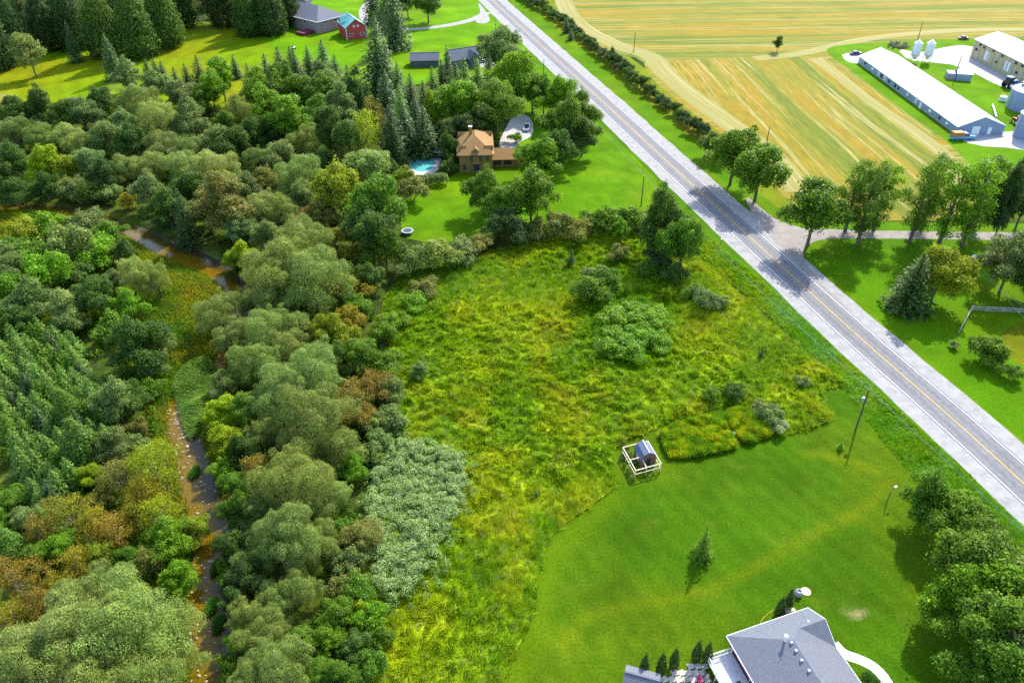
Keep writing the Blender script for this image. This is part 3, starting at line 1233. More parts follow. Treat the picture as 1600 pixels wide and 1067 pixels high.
def leaf_quads(c, nrm, size, aspect=1.0):
    """diamond leaf clumps: centres, normals, sizes"""
    n = len(c)
    r = RNG.normal(size=(n, 3))
    nrm = nrm / (np.linalg.norm(nrm, axis=1, keepdims=True) + 1e-9)
    u = np.cross(nrm, r)
    u /= np.linalg.norm(u, axis=1, keepdims=True) + 1e-9
    v = np.cross(nrm, u)
    sz = np.asarray(size)[:, None]
    V = np.zeros((n, 4, 3))
    fold = nrm * sz * RNG.uniform(-.12, .2, (n, 1))
    V[:, 0] = c - u * sz * .5 + fold
    V[:, 1] = c - v * sz * .5 * aspect
    V[:, 2] = c + u * sz * .5 + fold
    V[:, 3] = c + v * sz * .5 * aspect
    return V.reshape(-1, 3)


def build_flower_beds():
    P = [GP([(1035, 668), (1120, 650), (1150, 692), (1145, 704), (1050, 722), (1035, 700)], True, 1),
         GP([(1132, 648), (1160, 640), (1205, 672), (1200, 682), (1165, 696), (1150, 680)], True, 1)]
    labs = ['larger bed of tall yellow goldenrod beside the chicken coop', 'smaller goldenrod bed between the large bed and the grey bush']
    for poly, lb in zip(P, labs):
        x, y = rand_in(poly, 9000)
        hg = .55 + .75 * vnoise(x * .9, y * .9, 131)

        def bed_col(a, b):
            c = mixc((0.160, 0.310, 0.010), (0.430, 0.480, 0.010), sstep(.46, .72, vnoise(a * 1.3, b * 1.3, 132)) * .9)
            hot = (vnoise(a * .5, b * .5, 133) > .75) & (RNG.random(len(a)) < .3)
            c[hot] = (0.52, 0.42, 0.012)
            return c
        o = tufts('goldenrod_bed', x, y, lambda a, b: .1 + .25 * vnoise(a * .6, b * .6, 134), 16, .22, hg, rad(22), fbm(x, y, .2, 135) * 12, bed_col, .25, (.06, .13), 0)
        tag(o, lb, 'flower bed', kind='stuff')


build_flower_beds()


# ------------------------------------------------------------------ tree prototypes
def crown_mesh(name, lobes, n, size, jit=.55, aspect=1.0, inner=.22, low=-.5, rough=.12, per=6, spread=.32, droop=0.0):
    """leaf clumps over the billows; each clump is a handful of leaves that hang together"""
    lobes = np.array(lobes, float)       # cx cy cz rx ry rz
    area = (lobes[:, 3] * lobes[:, 4] + lobes[:, 3] * lobes[:, 5] + lobes[:, 4] * lobes[:, 5])
    pr = area / area.sum()
    out_c, out_n, out_s, out_t = [], [], [], []
    got = 0
    while got < n:
        m = int((n - got) / per * 1.6) + 100
        li = RNG.choice(len(lobes), m, p=pr)
        d = RNG.normal(size=(m, 3))
        d /= np.linalg.norm(d, axis=1, keepdims=True)
        d[:, 2] = np.where(d[:, 2] < low, -d[:, 2], d[:, 2])
        inn = RNG.random(m) < inner
        rr = np.where(inn, RNG.uniform(.45, .8, m), 1 + RNG.normal(0, rough, m))
        L_ = lobes[li]
        p = L_[:, :3] + d * L_[:, 3:] * rr[:, None]
        ok = np.ones(m, bool)
        for j in range(len(lobes)):
            q = (p - lobes[j, :3]) / lobes[j, 3:]
            ok &= ~((np.einsum('ij,ij->i', q, q) < .62) & (li != j) & (RNG.random(m) < .93))
        nn = d / L_[:, 3:]
        nn /= np.linalg.norm(nn, axis=1, keepdims=True)
        lob_t = np.sin(li * 12.9898) * 43758.5453
        lob_t = lob_t - np.floor(lob_t)
        tt = .5 + (lob_t - .5) * .35 + RNG.normal(0, .17, m)
        p, nn, inn, tt = p[ok], nn[ok], inn[ok], tt[ok]
        m = len(p)
        k = np.repeat(np.arange(m), per)
        off = RNG.normal(size=(m * per, 3)) * spread
        off -= nn[k] * np.einsum('ij,ij->i', off, nn[k])[:, None] * .45
        if droop:
            off[:, 2] -= np.linalg.norm(off[:, :2], axis=1) * droop
        bend = off / (spread * 2.2)
        N2 = nn[k] * (1 - jit) + bend * .45 + RNG.normal(size=(m * per, 3)) * jit * .6
        out_c.append(p[k] + off)
        out_n.append(N2)
        out_s.append(size * RNG.uniform(.6, 1.35, m * per) * np.where(inn[k], 1.5, 1))
        out_t.append(np.clip(tt[k] + RNG.normal(0, .12, m * per), 0, 1))
        got += m * per
    C, Nn = np.concatenate(out_c)[:n], np.concatenate(out_n)[:n]
    Sz, T = np.concatenate(out_s)[:n], np.concatenate(out_t)[:n]
    return quick_mesh(name, leaf_quads(C, Nn, Sz, aspect), 4, LEAF, tint=T)


def dome_lobes(w, h, z0, nl, lr, seed, sub=4, flat=.0):
    """billows spread unevenly over a crown of width w, from height z0 to h, each with smaller billows on it"""
    r = random.Random(seed)
    zc = z0 + (h - z0) * .45
    out = [(0, 0, zc - .05 * h, w * .20, w * .20, (h - z0) * .30)]
    lean = (r.uniform(-.08, .08) * w, r.uniform(-.08, .08) * w)
    big = []
    for i in range(nl):
        u = (i + .5) / nl
        ph = i * 2.39996 + r.uniform(-.6, .6)
        cz = 1 - 1.3 * u
        sr = math.sqrt(max(0, 1 - cz * cz))
        R = w / 2 - lr * .7
        k = r.uniform(.55, 1.2)
        x, y = R * sr * math.cos(ph) * k + lean[0] * (1 - u), R * sr * math.sin(ph) * k + lean[1] * (1 - u)
        z = zc + cz * ((h - z0) * .55 - lr * .6) * r.uniform(.7, 1.15)
        q = lr * r.choice((.6, .75, .9, 1.05, 1.3))
        big.append((x, y, max(z, z0 + q * .35), q * r.uniform(.85, 1.2), q * r.uniform(.85, 1.2), q * r.uniform(.7, .95)))
    out += big
    for _ in range(nl // 2):
        b = r.choice(big)
        d = Vector((b[0], b[1], b[2] - zc + r.uniform(-.2, .6) * h * .2))
        d.normalize()
        e = b[3] * r.uniform(1.1, 1.5)
        out.append((b[0] + d.x * e, b[1] + d.y * e, b[2] + d.z * e, b[3] * .26, b[3] * .26, b[3] * .3))
    for b in big:
        for _ in range(sub):
            d = Vector((b[0], b[1], (b[2] - zc) * 1.2 + .3)).normalized() * .8 + Vector((r.gauss(0, .6), r.gauss(0, .6), r.gauss(.25, .5)))
            d.normalize()
            q = b[3] * r.uniform(.32, .55)
            out.append((b[0] + d.x * b[3] * .85, b[1] + d.y * b[4] * .85, b[2] + d.z * b[5] * .85, q, q, q * .85))
    return out


def trunk_mesh(name, h, r0, lobes, nl, material, seed, stems=1):
    r = random.Random(seed)
    mb = MB()
    top = h * .62
    for s in range(stems):
        ox, oy = (0, 0) if stems == 1 else (r.uniform(-.5, .5), r.uniform(-.5, .5))
        mb.tube([(ox * .3, oy * .3, -.3), (ox, oy, .3), (ox * 2, oy * 2, top * .5), (ox * 3, oy * 3, top)], [r0 * 1.35, r0, r0 * .7, r0 * .25], 7)
    L_ = sorted(lobes, key=lambda q: -q[3])[1:max(2, nl + 5)]
    r.shuffle(L_)
    for q in L_[:nl]:
        zb = min(q[2] * .55, top * .8)
        st = Vector((0, 0, zb))
        en = Vector(q[:3])
        md = st.lerp(en, .5) + Vector((0, 0, h * .03))
        mb.tube([st, md, en], [r0 * .5, r0 * .3, r0 * .1], 5)
    return mb.mesh(name, material)


def spruce_mesh(name, h, w, seed, lev=26, per=11, droop=.35, size=.5, z0=.04, full=1.0):
    r = random.Random(seed)
    C, Nn, Sz, T = [], [], [], []
    for i in range(lev):
        u = i / (lev - 1)
        z = h * (z0 + (1 - z0) * u ** .92)
        L = w / 2 * ((1 - u) ** .72) * 1.0 + .12
        nb = max(4, int(per * (1 - .55 * u)))
        a0 = r.random() * 6.28
        for b in range(nb):
            a = a0 + b / nb * 6.28 + r.uniform(-.25, .25)
            l = L * r.uniform(.72, 1.12)
            bt = r.uniform(.3, .7)
            ns = max(2, int(l / (size * .42) * full))
            for k in range(ns):
                f = (k + .6) / ns
                sp = r.gauss(0, .17) * l * (1 - .4 * f)
                x = math.cos(a) * l * f - math.sin(a) * sp
                y = math.sin(a) * l * f + math.cos(a) * sp
                zz = z - droop * l * f * f * .8 + (.12 * l * f if u > .6 else 0) - abs(sp) * .25
                C.append((x, y, zz))
                Nn.append((math.cos(a) * .55 + r.gauss(0, .35), math.sin(a) * .55 + r.gauss(0, .35), .75 + r.gauss(0, .25)))
                Sz.append(size * r.uniform(.7, 1.3) * (1.1 - .45 * u))
                T.append(min(1, max(0, bt * .5 + .15 + .3 * f + r.gauss(0, .12))))
    C, Nn, Sz, T = map(np.array, (C, Nn, Sz, T))
    # upright leader
    m = 14
    C2 = np.stack([RNG.normal(0, .05, m), RNG.normal(0, .05, m), h * RNG.uniform(.93, 1.02, m)], 1)
    V = leaf_quads(np.concatenate([C, C2]), np.concatenate([Nn, RNG.normal(size=(m, 3))]), np.concatenate([Sz, np.full(m, size * .5)]), .62)
    return quick_mesh(name, V, 4, LEAF, tint=np.concatenate([T, np.full(m, .6)]))


# name -> list of (crown mesh, trunk mesh, width, height)
PROTO = {}


def add_proto(key, crown, trunk, w, h):
    PROTO.setdefault(key, []).append((crown, trunk, w, h))


for sd in range(4):      # big billowing willow
    lb = dome_lobes(18, 14, .6, 21, 2.6, 100 + sd, 7)
    add_proto('willow', crown_mesh('willow_crown', lb, 40000, .30, .42, .45, .10, -.5, .09, 7, .32, .5),
              trunk_mesh('willow_trunk', 14, .55, lb, 9, BARK, sd, 2), 18, 14)
for sd in range(5):      # broad leafy tree
    lb = dome_lobes(11, 11.5, 1.0, 16, 1.65, 200 + sd, 6)
    add_proto('maple', crown_mesh('maple_crown', lb, 15000, .36, .5, .75, .12, -.5, .18, 6, .38),
              trunk_mesh('maple_trunk', 11.5, .28, lb, 9, BARK, 20 + sd), 11, 11.5)
for sd in range(4):      # taller airy poplar / ash
    lb = dome_lobes(8, 15, 1.2, 18, 1.3, 300 + sd, 6)
    add_proto('poplar', crown_mesh('poplar_crown', lb, 11000, .38, .5, .7, .15, -.6, .22, 6, .36),
              trunk_mesh('poplar_trunk', 15, .25, lb, 9, BARK, 30 + sd), 8, 15)
for sd in range(4):      # spruce
    add_proto('spruce', spruce_mesh('spruce_crown', 15, 6.6, 400 + sd, 30, 14, .3, .62), trunk_mesh('spruce_trunk', 20, .2, [(0, 0, 0, 1, 1, 1)], 0, BARK, 40 + sd), 6.2, 15)
for sd in range(3):      # young plantation conifer
    add_proto('conifer', spruce_mesh('conifer_crown', 7.5, 4.6, 450 + sd, 20, 12, .1, .5), trunk_mesh('conifer_trunk', 10, .12, [(0, 0, 0, 1, 1, 1)], 0, BARK, 45 + sd), 4.2, 7.5)
for sd in range(3):      # dense round-topped cedar
    lb = [(0, 0, 11 * t, 2.7 * s, 2.7 * s, 1.9) for t, s in ((.12, .95), (.25, 1.0), (.4, .95), (.55, .82), (.7, .62), (.84, .38), (.94, .2))]
    add_proto('cedar', crown_mesh('cedar_crown', lb, 8000, .42, .5, .5, .1, -.9, .12, 5, .3), trunk_mesh('cedar_trunk', 11, .2, lb, 0, BARK, 50 + sd), 5.4, 11)
for sd in range(4):      # rounded bush
    lb = dome_lobes(5, 4, .1, 10, .95, 500 + sd, 5)
    add_proto('bush', crown_mesh('bush_crown', lb, 4600, .27, .5, .7, .15, -.3, .2, 5, .24), trunk_mesh('bush_stems', 4, .09, lb, 6, BARK, 60 + sd, 3), 5, 4)
for sd in range(3):      # thin, yellowing tree with bare limbs
    lb = dome_lobes(8, 9, .8, 22, 1.1, 600 + sd, 3)
    add_proto('thin', crown_mesh('thinning_crown', lb, 3300, .32, .6, .6, .10, -.5, .3, 5, .34), trunk_mesh('thinning_trunk', 9, .16, lb, 18, BARKL, 70 + sd, 2), 8, 9)
for sd in range(3):      # tall walnut with bare trunk and open crown
    r_ = random.Random(650 + sd)
    lb = [(0, 0, 14, 1.3, 1.3, 1.5)]
    for i in range(19):
        a = i * 2.4 + r_.uniform(-.4, .4)
        z = 3.8 + 16.3 * (i / 18) ** .9
        rad_ = (4.4 - 2.8 * abs((z - 12.5) / 8.5)) * r_.uniform(.55, 1.05)
        q = r_.uniform(.8, 1.7)
        lb.append((rad_ * math.cos(a), rad_ * math.sin(a), z, q, q, q * .85))
    mb = MB()
    mb.tube([(0, 0, -.3), (0.05, 0, .4), (.2, .1, 6), (.1, .3, 12), (.3, .2, 19)], [.62, .46, .36, .24, .06], 8)
    for q in lb[1:]:
        zb = max(2.6, q[2] - 4.0)
        mb.tube([(.15, .15, zb), (q[0] * .5, q[1] * .5, (zb + q[2]) / 2 + .3), q[:3]], [.17, .11, .04], 5)
    add_proto('walnut', crown_mesh('walnut_crown', lb, 7600, .40, .55, .65, .10, -.7, .28, 6, .5), mb.mesh('walnut_trunk', BARK), 9, 21)
for sd in range(2):      # spreading maple on a clear trunk
    lb = dome_lobes(9, 11.5, 1.5, 17, 1.45, 680 + sd, 6)
    add_proto('shade', crown_mesh('shade_crown', lb, 10500, .38, .5, .75, .15, -.6, .18, 6, .38), trunk_mesh('shade_trunk', 11.5, .3, lb, 9, BARK, 80 + sd), 9, 11.5)
for sd in range(2):      # slim clipped cedar
    lb = [(0, 0, 3 * t, .48 * s, .48 * s, .5) for t, s in ((.14, .9), (.3, 1.0), (.48, .92), (.66, .72), (.82, .45), (.93, .22))]
    add_proto('column', crown_mesh('column_crown', lb, 1500, .17, .5, .5, .1, -.9, .08, 3, .06), trunk_mesh('column_stem', 3, .05, lb, 0, BARK, 90 + sd), .96, 3)

GREEN = dict(
    sage=(0.166, 0.234, 0.046), sagel=(0.205, 0.276, 0.060), greygreen=(0.140, 0.205, 0.048), mid=(0.088, 0.182, 0.012), bright=(0.120, 0.250, 0.010), lime=(0.210, 0.300, 0.006), dark=(0.062, 0.124, 0.016),
    deep=(0.046, 0.088, 0.018), spruce=(0.058, 0.106, 0.030), plant=(0.100, 0.192, 0.026), yellow=(0.235, 0.225, 0.014), rust=(0.205, 0.165, 0.020), olive=(0.165, 0.178, 0.032),
    silver=(0.255, 0.310, 0.130), yellowgreen=(0.185, 0.240, 0.010))
LOOK = dict(sage='sage green', sagel='pale sage', greygreen='grey green', mid='mid green', bright='bright green', lime='lime green', dark='dark green', deep='blackish green',
            spruce='dark bluish', plant='soft green', yellow='ochre yellow', rust='rusty ochre', olive='olive brown', silver='silvery green', yellowgreen='yellow green')
KIND = dict(willow=('willow_tree', 'billowing willow'), maple=('maple_tree', 'leafy tree'), poplar=('poplar_tree', 'tall tree'), spruce=('spruce_tree', 'conical spruce'),
            conifer=('young_conifer', 'young conifer'), cedar=('cedar_tree', 'dense cedar'), bush=('bush', 'rounded bush'), thin=('thinning_tree', 'thin tree'),
            walnut=('walnut_tree', 'bare-trunked tree'), shade=('shade_tree', 'spreading tree'), column=('clipped_cedar', 'slim cedar'))
_U = ['first', 'second', 'third', 'fourth', 'fifth', 'sixth', 'seventh', 'eighth', 'ninth']
ORD = _U + ['tenth', 'eleventh', 'twelfth', 'thirteenth', 'fourteenth', 'fifteenth', 'sixteenth', 'seventeenth', 'eighteenth', 'nineteenth']
for _d, _e in (('twenty', 'twentieth'), ('thirty', 'thirtieth'), ('forty', 'fortieth'), ('fifty', 'fiftieth'), ('sixty', 'sixtieth'), ('seventy', 'seventieth'), ('eighty', 'eightieth'), ('ninety', 'ninetieth')):
    ORD += [_e] + [_d + '-' + _k for _k in _U]
_pick = {}


def plant_tree(key, colour, base, w, h, label, group=None, spin=None, var=.10):
    lst = PROTO[key]
    i = _pick.get(key, 0)
    _pick[key] = i + 1
    crown, trunk, pw, ph = lst[i % len(lst)]
    name, kindword = KIND[key]
    root = empty(name, base, label, 'bush' if key == 'bush' else 'tree', group, random.uniform(0, 6.28) if spin is None else spin)
    sxy, sz = w / pw, h / ph
    for nm, me in (('trunk', trunk), ('crown', crown)):
        o = bpy.data.objects.new(nm, me)
        COL.objects.link(o)
        o.parent = root
        o.scale = (sxy, sxy, sz)
        if nm == 'crown':
            c = GREEN[colour]
            q = 1 + random.uniform(-var * 1.4, var * 1.4)
            o.color = (c[0] * q * (1 + random.uniform(-var, var)), c[1] * q, c[2] * q * (1 + random.uniform(-var, var)), 1)
    return root


def grove(where, group, trees, order='x', scale=1.0):
    """trees: (px, py, width px, kind, colour[, aspect]) by the middle of the crown in the picture"""
    rec = []
    for t in trees:
        px, py, wpx, key, colr = t[:5]
        _, _, pw, ph = PROTO[key][0]
        asp = t[5] if len(t) > 5 else ph / pw
        z = 3.0
        for _ in range(4):
            p = G(px, py, z)
            w = wpx * depth_at(p) / FPX
            h = w * asp
            z = h * .56
        rec.append((px, py, key, colr, Vector((p.x, p.y, float(creek_depth(np.array([p.x]), np.array([p.y]))[0]))), w, h))
    cnt = {}
    for r in rec:
        cnt.setdefault((r[2], r[3]), []).append(r)
    for (key, colr), rs in cnt.items():
        if order == 'x':
            dist = {id(r): float(poly_dist(np.array([r[4].x]), np.array([r[4].y]), _rc)[0][0]) for r in rs}
            rs.sort(key=lambda r: dist[id(r)])
        else:
            rs.sort(key=lambda r: r[4].y)
        for i, r in enumerate(rs):
            what = f'{LOOK[colr]} {KIND[key][1]}'
            if len(rs) == 1:
                lab = f'{what} {where}'
            else:
                lab = f'{ORD[i]} {what} {"from the road" if order == "x" else "upstream"}, {where}'
            plant_tree(key, colr, r[4], r[5] * scale, r[6] * scale, lab, group)


# ------------------------------------------------------------------ groves
grove('beyond the hay field', 'trees behind the hay field', [
    (15, 40, 42, 'cedar', 'deep'), (62, 26, 44, 'cedar', 'deep'), (103, 20, 48, 'cedar', 'deep'), (150, 24, 54, 'cedar', 'dark'), (204, 26, 54, 'cedar', 'dark'),
    (248, 12, 52, 'cedar', 'dark'), (292, 14, 46, 'maple', 'greygreen'), (330, 8, 46, 'maple', 'greygreen'), (347, 14, 30, 'willow', 'silver'), (382, 6, 42, 'cedar', 'dark'),
    (418, 2, 44, 'cedar', 'deep'), (447, -2, 36, 'cedar', 'deep'), (-20, 50, 50, 'cedar', 'deep'), (30, 8, 40, 'poplar', 'greygreen'), (180, -4, 50, 'cedar', 'deep'),
    (270, -18, 50, 'cedar', 'deep'), (345, -20, 50, 'cedar', 'deep'), (410, -24, 50, 'cedar', 'deep'), (90, -12, 50, 'cedar', 'deep'), (20, -20, 50, 'cedar', 'deep')])
grove('alone in the hay field', None, [(44, 84, 44, 'poplar', 'sage', 1.5), (170, 84, 36, 'spruce', 'spruce', 2.0), (110, 62, 26, 'spruce', 'spruce')])
grove('along the hay field edge', 'conifers along the hay field', [
    (230, 110, 28, 'spruce', 'spruce', 1.5), (243, 110, 29, 'spruce', 'spruce', 1.5), (255, 116, 30, 'spruce', 'spruce', 1.5), (275, 128, 34, 'spruce', 'spruce', 1.5), (292, 122, 34, 'spruce', 'spruce', 1.5),
    (311, 114, 40, 'spruce', 'spruce', 1.5), (366, 102, 24, 'spruce', 'spruce', 1.5), (389, 122, 34, 'spruce', 'spruce', 1.5), (416, 110, 38, 'spruce', 'spruce', 1.5), (437, 104, 44, 'spruce', 'spruce', 1.5),
    (462, 108, 44, 'spruce', 'spruce', 1.5), (482, 98, 38, 'spruce', 'spruce', 1.5), (506, 100, 54, 'spruce', 'spruce', 1.5), (525, 116, 44, 'spruce', 'spruce', 1.5), (545, 136, 50, 'spruce', 'spruce', 1.5), (455, 96, 34, 'spruce', 'spruce', 1.5)])
grove('in the upper wood', 'leafy trees of the upper wood', [
    (345, 122, 42, 'poplar', 'bright', 1.6), (330, 140, 40, 'poplar', 'bright', 1.6), (402, 142, 46, 'poplar', 'bright', 1.6), (432, 150, 50, 'poplar', 'mid', 1.6), (470, 152, 52, 'poplar', 'mid', 1.5),
    (504, 150, 46, 'poplar', 'mid', 1.5), (412, 175, 54, 'poplar', 'bright', 1.5), (458, 188, 58, 'poplar', 'bright', 1.5), (496, 186, 50, 'poplar', 'mid', 1.5), (445, 125, 36, 'poplar', 'mid'), (500, 122, 30, 'poplar', 'greygreen'),
    (520, 140, 36, 'poplar', 'greygreen'), (535, 170, 46, 'poplar', 'greygreen'), (560, 152, 44, 'poplar', 'dark'), (200, 122, 44, 'maple', 'greygreen'), (240, 135, 44, 'maple', 'greygreen'), (282, 150, 48, 'maple', 'greygreen'), (310, 162, 40, 'maple', 'mid'),
    (218, 162, 66, 'willow', 'sage', .95), (248, 188, 64, 'willow', 'sagel', .95), (302, 192, 62, 'maple', 'greygreen'), (371, 175, 40, 'willow', 'sagel', 1.4), (190, 195, 44, 'maple', 'greygreen'),
    (160, 168, 52, 'maple', 'dark'), (128, 178, 52, 'maple', 'greygreen'), (98, 182, 50, 'maple', 'dark'), (62, 172, 56, 'maple', 'dark'), (28, 176, 50, 'maple', 'dark'), (-10, 180, 54, 'maple', 'dark'),
    (20, 204, 52, 'willow', 'sage'), (60, 212, 50, 'willow', 'sage'), (100, 214, 52, 'willow', 'sagel'), (132, 226, 52, 'willow', 'sage'), (168, 214, 52, 'maple', 'greygreen'), (208, 222, 52, 'maple', 'dark'),
    (252, 232, 60, 'willow', 'sage'), (300, 236, 58, 'willow', 'sage'), (338, 222, 52, 'maple', 'greygreen'), (366, 228, 56, 'maple', 'dark'), (392, 214, 50, 'maple', 'dark'), (424, 204, 50, 'maple', 'dark'), (355, 196, 40, 'maple', 'mid')])
grove('in the wood behind the creek', 'trees between the creek and the upper wood', [
    (28, 254, 52, 'maple', 'dark'), (74, 260, 56, 'maple', 'lime'), (112, 264, 46, 'maple', 'yellowgreen'), (138, 256, 50, 'maple', 'greygreen'), (166, 276, 50, 'maple', 'deep'), (195, 262, 52, 'willow', 'sage'),
    (236, 260, 60, 'willow', 'sage'), (282, 262, 64, 'willow', 'sage'), (335, 266, 80, 'willow', 'sagel'), (300, 300, 62, 'maple', 'dark'), (350, 318, 76, 'poplar', 'olive', 1.3), (232, 302, 50, 'maple', 'greygreen'), (262, 326, 60, 'maple', 'dark'),
    (197, 314, 30, 'bush', 'yellow'), (286, 334, 44, 'spruce', 'deep', 2.2), (320, 330, 50, 'maple', 'dark'), (70, 292, 40, 'maple', 'dark'), (110, 296, 40, 'bush', 'greygreen'), (20, 296, 50, 'maple', 'dark'), (140, 300, 40, 'bush', 'dark'), (175, 300, 32, 'bush', 'greygreen'), (-15, 270, 50, 'maple', 'dark'), (-20, 230, 50, 'willow', 'sage'),
    (402, 252, 54, 'willow', 'sage'), (438, 246, 50, 'maple', 'greygreen'), (474, 276, 78, 'willow', 'sage', .95), (412, 288, 50, 'maple', 'olive'), (400, 328, 64, 'willow', 'sagel', .8), (438, 330, 62, 'willow', 'sage'), (472, 312, 44, 'maple', 'greygreen'),
    (472, 346, 40, 'bush', 'rust'), (385, 296, 50, 'maple', 'greygreen'), (372, 356, 50, 'maple', 'greygreen'), (380, 400, 44, 'maple', 'lime'), (398, 420, 44, 'maple', 'mid'), (368, 404, 36, 'bush', 'yellowgreen'), (420, 372, 50, 'maple', 'greygreen'), (440, 210, 46, 'maple', 'dark'),
    (478, 222, 50, 'willow', 'sage', 1.1), (520, 206, 50, 'poplar', 'dark'), (542, 226, 46, 'poplar', 'dark'), (568, 216, 58, 'thin', 'yellowgreen', 1.4), (578, 262, 66, 'maple', 'sagel', .9), (545, 252, 46, 'maple', 'olive'), (510, 256, 46, 'maple', 'dark')])
grove('in the stand by the pool', 'conifers by the brick house', [
    (588, 84, 75, 'spruce', 'spruce', 1.81), (604, 112, 51, 'spruce', 'spruce', 1.59), (622, 130, 45, 'spruce', 'spruce', 1.59), (642, 150, 48, 'spruce', 'spruce', 1.59), (604, 150, 54, 'spruce', 'spruce', 1.59), (626, 176, 51, 'spruce', 'plant', 2.09), (650, 186, 51, 'spruce', 'spruce', 1.59),
    (662, 158, 45, 'spruce', 'spruce', 1.59), (676, 134, 41, 'spruce', 'plant', 1.59), (690, 122, 39, 'spruce', 'spruce', 1.59), (699, 108, 36, 'spruce', 'spruce', 2.18), (612, 202, 60, 'spruce', 'spruce', 1.59), (632, 198, 53, 'spruce', 'spruce', 1.59), (662, 200, 51, 'spruce', 'spruce', 1.59),
    (580, 180, 36, 'thin', 'olive', 1.6), (594, 192, 30, 'thin', 'olive'), (672, 176, 30, 'cedar', 'yellowgreen', 2.3), (725, 122, 45, 'spruce', 'plant', 1.59), (746, 124, 45, 'spruce', 'plant', 1.59), (712, 128, 45, 'spruce', 'spruce', 1.59), (764, 118, 41, 'spruce', 'spruce', 1.59), (618, 226, 41, 'spruce', 'deep', 1.59), (612, 240, 26, 'bush', 'dark'), (690, 210, 36, 'maple', 'deep')])
grove('around the tan brick house', 'broad trees around the brick house', [
    (718, 164, 76, 'maple', 'bright'), (776, 166, 76, 'maple', 'mid'), (806, 120, 82, 'maple', 'bright'), (784, 82, 72, 'maple', 'greygreen'), (832, 145, 56, 'maple', 'mid'), (850, 150, 50, 'maple', 'mid'), (874, 158, 62, 'maple', 'bright'), (906, 178, 64, 'maple', 'mid'),
    (884, 200, 72, 'maple', 'mid'), (910, 214, 56, 'maple', 'dark'), (844, 252, 76, 'maple', 'bright', .8), (756, 303, 62, 'maple', 'mid'), (830, 308, 82, 'maple', 'mid'), (720, 205, 50, 'maple', 'deep'), (786, 318, 62, 'maple', 'mid'), (752, 190, 56, 'maple', 'dark'), (872, 240, 60, 'maple', 'dark'), (742, 196, 44, 'maple', 'mid'), (700, 232, 40, 'maple', 'dark')], scale=1.0)
grove('below the swimming pool', 'trees west of the brick house lawn', [
    (532, 300, 82, 'maple', 'yellowgreen'), (585, 322, 92, 'maple', 'mid', 1.15), (582, 368, 80, 'maple', 'dark'), (602, 392, 60, 'maple', 'mid'), (522, 368, 30, 'bush', 'yellow'), (545, 398, 34, 'bush', 'yellow'), (552, 448, 46, 'bush', 'yellow'), (575, 435, 50, 'maple', 'dark', .9),
    (498, 340, 50, 'maple', 'olive'), (640, 406, 50, 'bush', 'greygreen'), (678, 398, 58, 'bush', 'sage', .8), (720, 396, 50, 'bush', 'greygreen', .7), (750, 380, 38, 'bush', 'olive', .7), (632, 276, 34, 'bush', 'yellowgreen'), (642, 294, 44, 'bush', 'olive'), (616, 268, 28, 'maple', 'dark'), (700, 262, 26, 'bush', 'dark'), (560, 480, 44, 'bush', 'mid'), (520, 430, 36, 'maple', 'olive')])
grove('against the brick house wall', None, [(774, 216, 15, 'bush', 'mid', 1.1), (807, 216, 20, 'bush', 'bright', .7)])
grove('in the hedge above the meadow', 'hedge shrubs above the meadow', [
    (792, 352, 52, 'bush', 'deep', .9), (812, 362, 44, 'bush', 'deep', .9), (846, 358, 40, 'bush', 'olive', .8), (872, 352, 46, 'bush', 'olive', .8), (900, 358, 44, 'bush', 'olive', .8), (926, 350, 42, 'bush', 'mid', .8), (944, 346, 44, 'bush', 'mid', .8), (962, 344, 46, 'bush', 'mid', .8), (982, 342, 44, 'bush', 'mid', .8), (998, 346, 36, 'bush', 'mid', .8), (770, 360, 40, 'bush', 'dark', .8)])
grove('at the meadow corner', 'pair of trees by the road', [(1036, 352, 76, 'maple', 'dark', 1.35), (1068, 382, 66, 'maple', 'mid', 1.4), (1034, 400, 50, 'maple', 'deep')])
grove('growing in the meadow', 'young trees in the meadow', [
    (968, 362, 26, 'poplar', 'bright', 1.6), (968, 396, 30, 'bush', 'olive'), (893, 402, 17, 'conifer', 'deep', 1.8), (1008, 424, 26, 'bush', 'mid'), (1043, 460, 20, 'bush', 'lime', 1.1), (1088, 458, 30, 'bush', 'mid'), (1104, 470, 40, 'bush', 'greygreen'), (1052, 430, 40, 'bush', 'dark'),
    (955, 498, 52, 'bush', 'bright', .48), (986, 488, 54, 'bush', 'bright', .48), (1018, 504, 54, 'bush', 'bright', .48), (958, 528, 54, 'bush', 'bright', .48), (996, 524, 56, 'bush', 'bright', .48), (1030, 532, 42, 'bush', 'bright', .48), (982, 550, 48, 'bush', 'bright', .48), (944, 546, 36, 'bush', 'bright', .48), (922, 452, 50, 'bush', 'mid'), (950, 440, 44, 'bush', 'mid'), (932, 434, 40, 'bush', 'greygreen'), (962, 452, 30, 'bush', 'bright'), (1190, 551, 12, 'conifer', 'deep', 2.0), (1110, 617, 26, 'bush', 'mid', .7), (1146, 612, 30, 'bush', 'dark', .75), (655, 580, 26, 'poplar', 'greygreen', 1.2), (1125, 472, 26, 'bush', 'greygreen'), (1255, 598, 22, 'bush', 'greygreen', .7), (870, 770, 14, 'bush', 'mid', .7), (838, 772, 14, 'bush', 'mid', .7)])
grove('beside the goldenrod beds', None, [(1190, 638, 34, 'bush', 'greygreen', .6), (1206, 652, 38, 'bush', 'greygreen', .6), (1216, 664, 30, 'bush', 'silver', .6)])
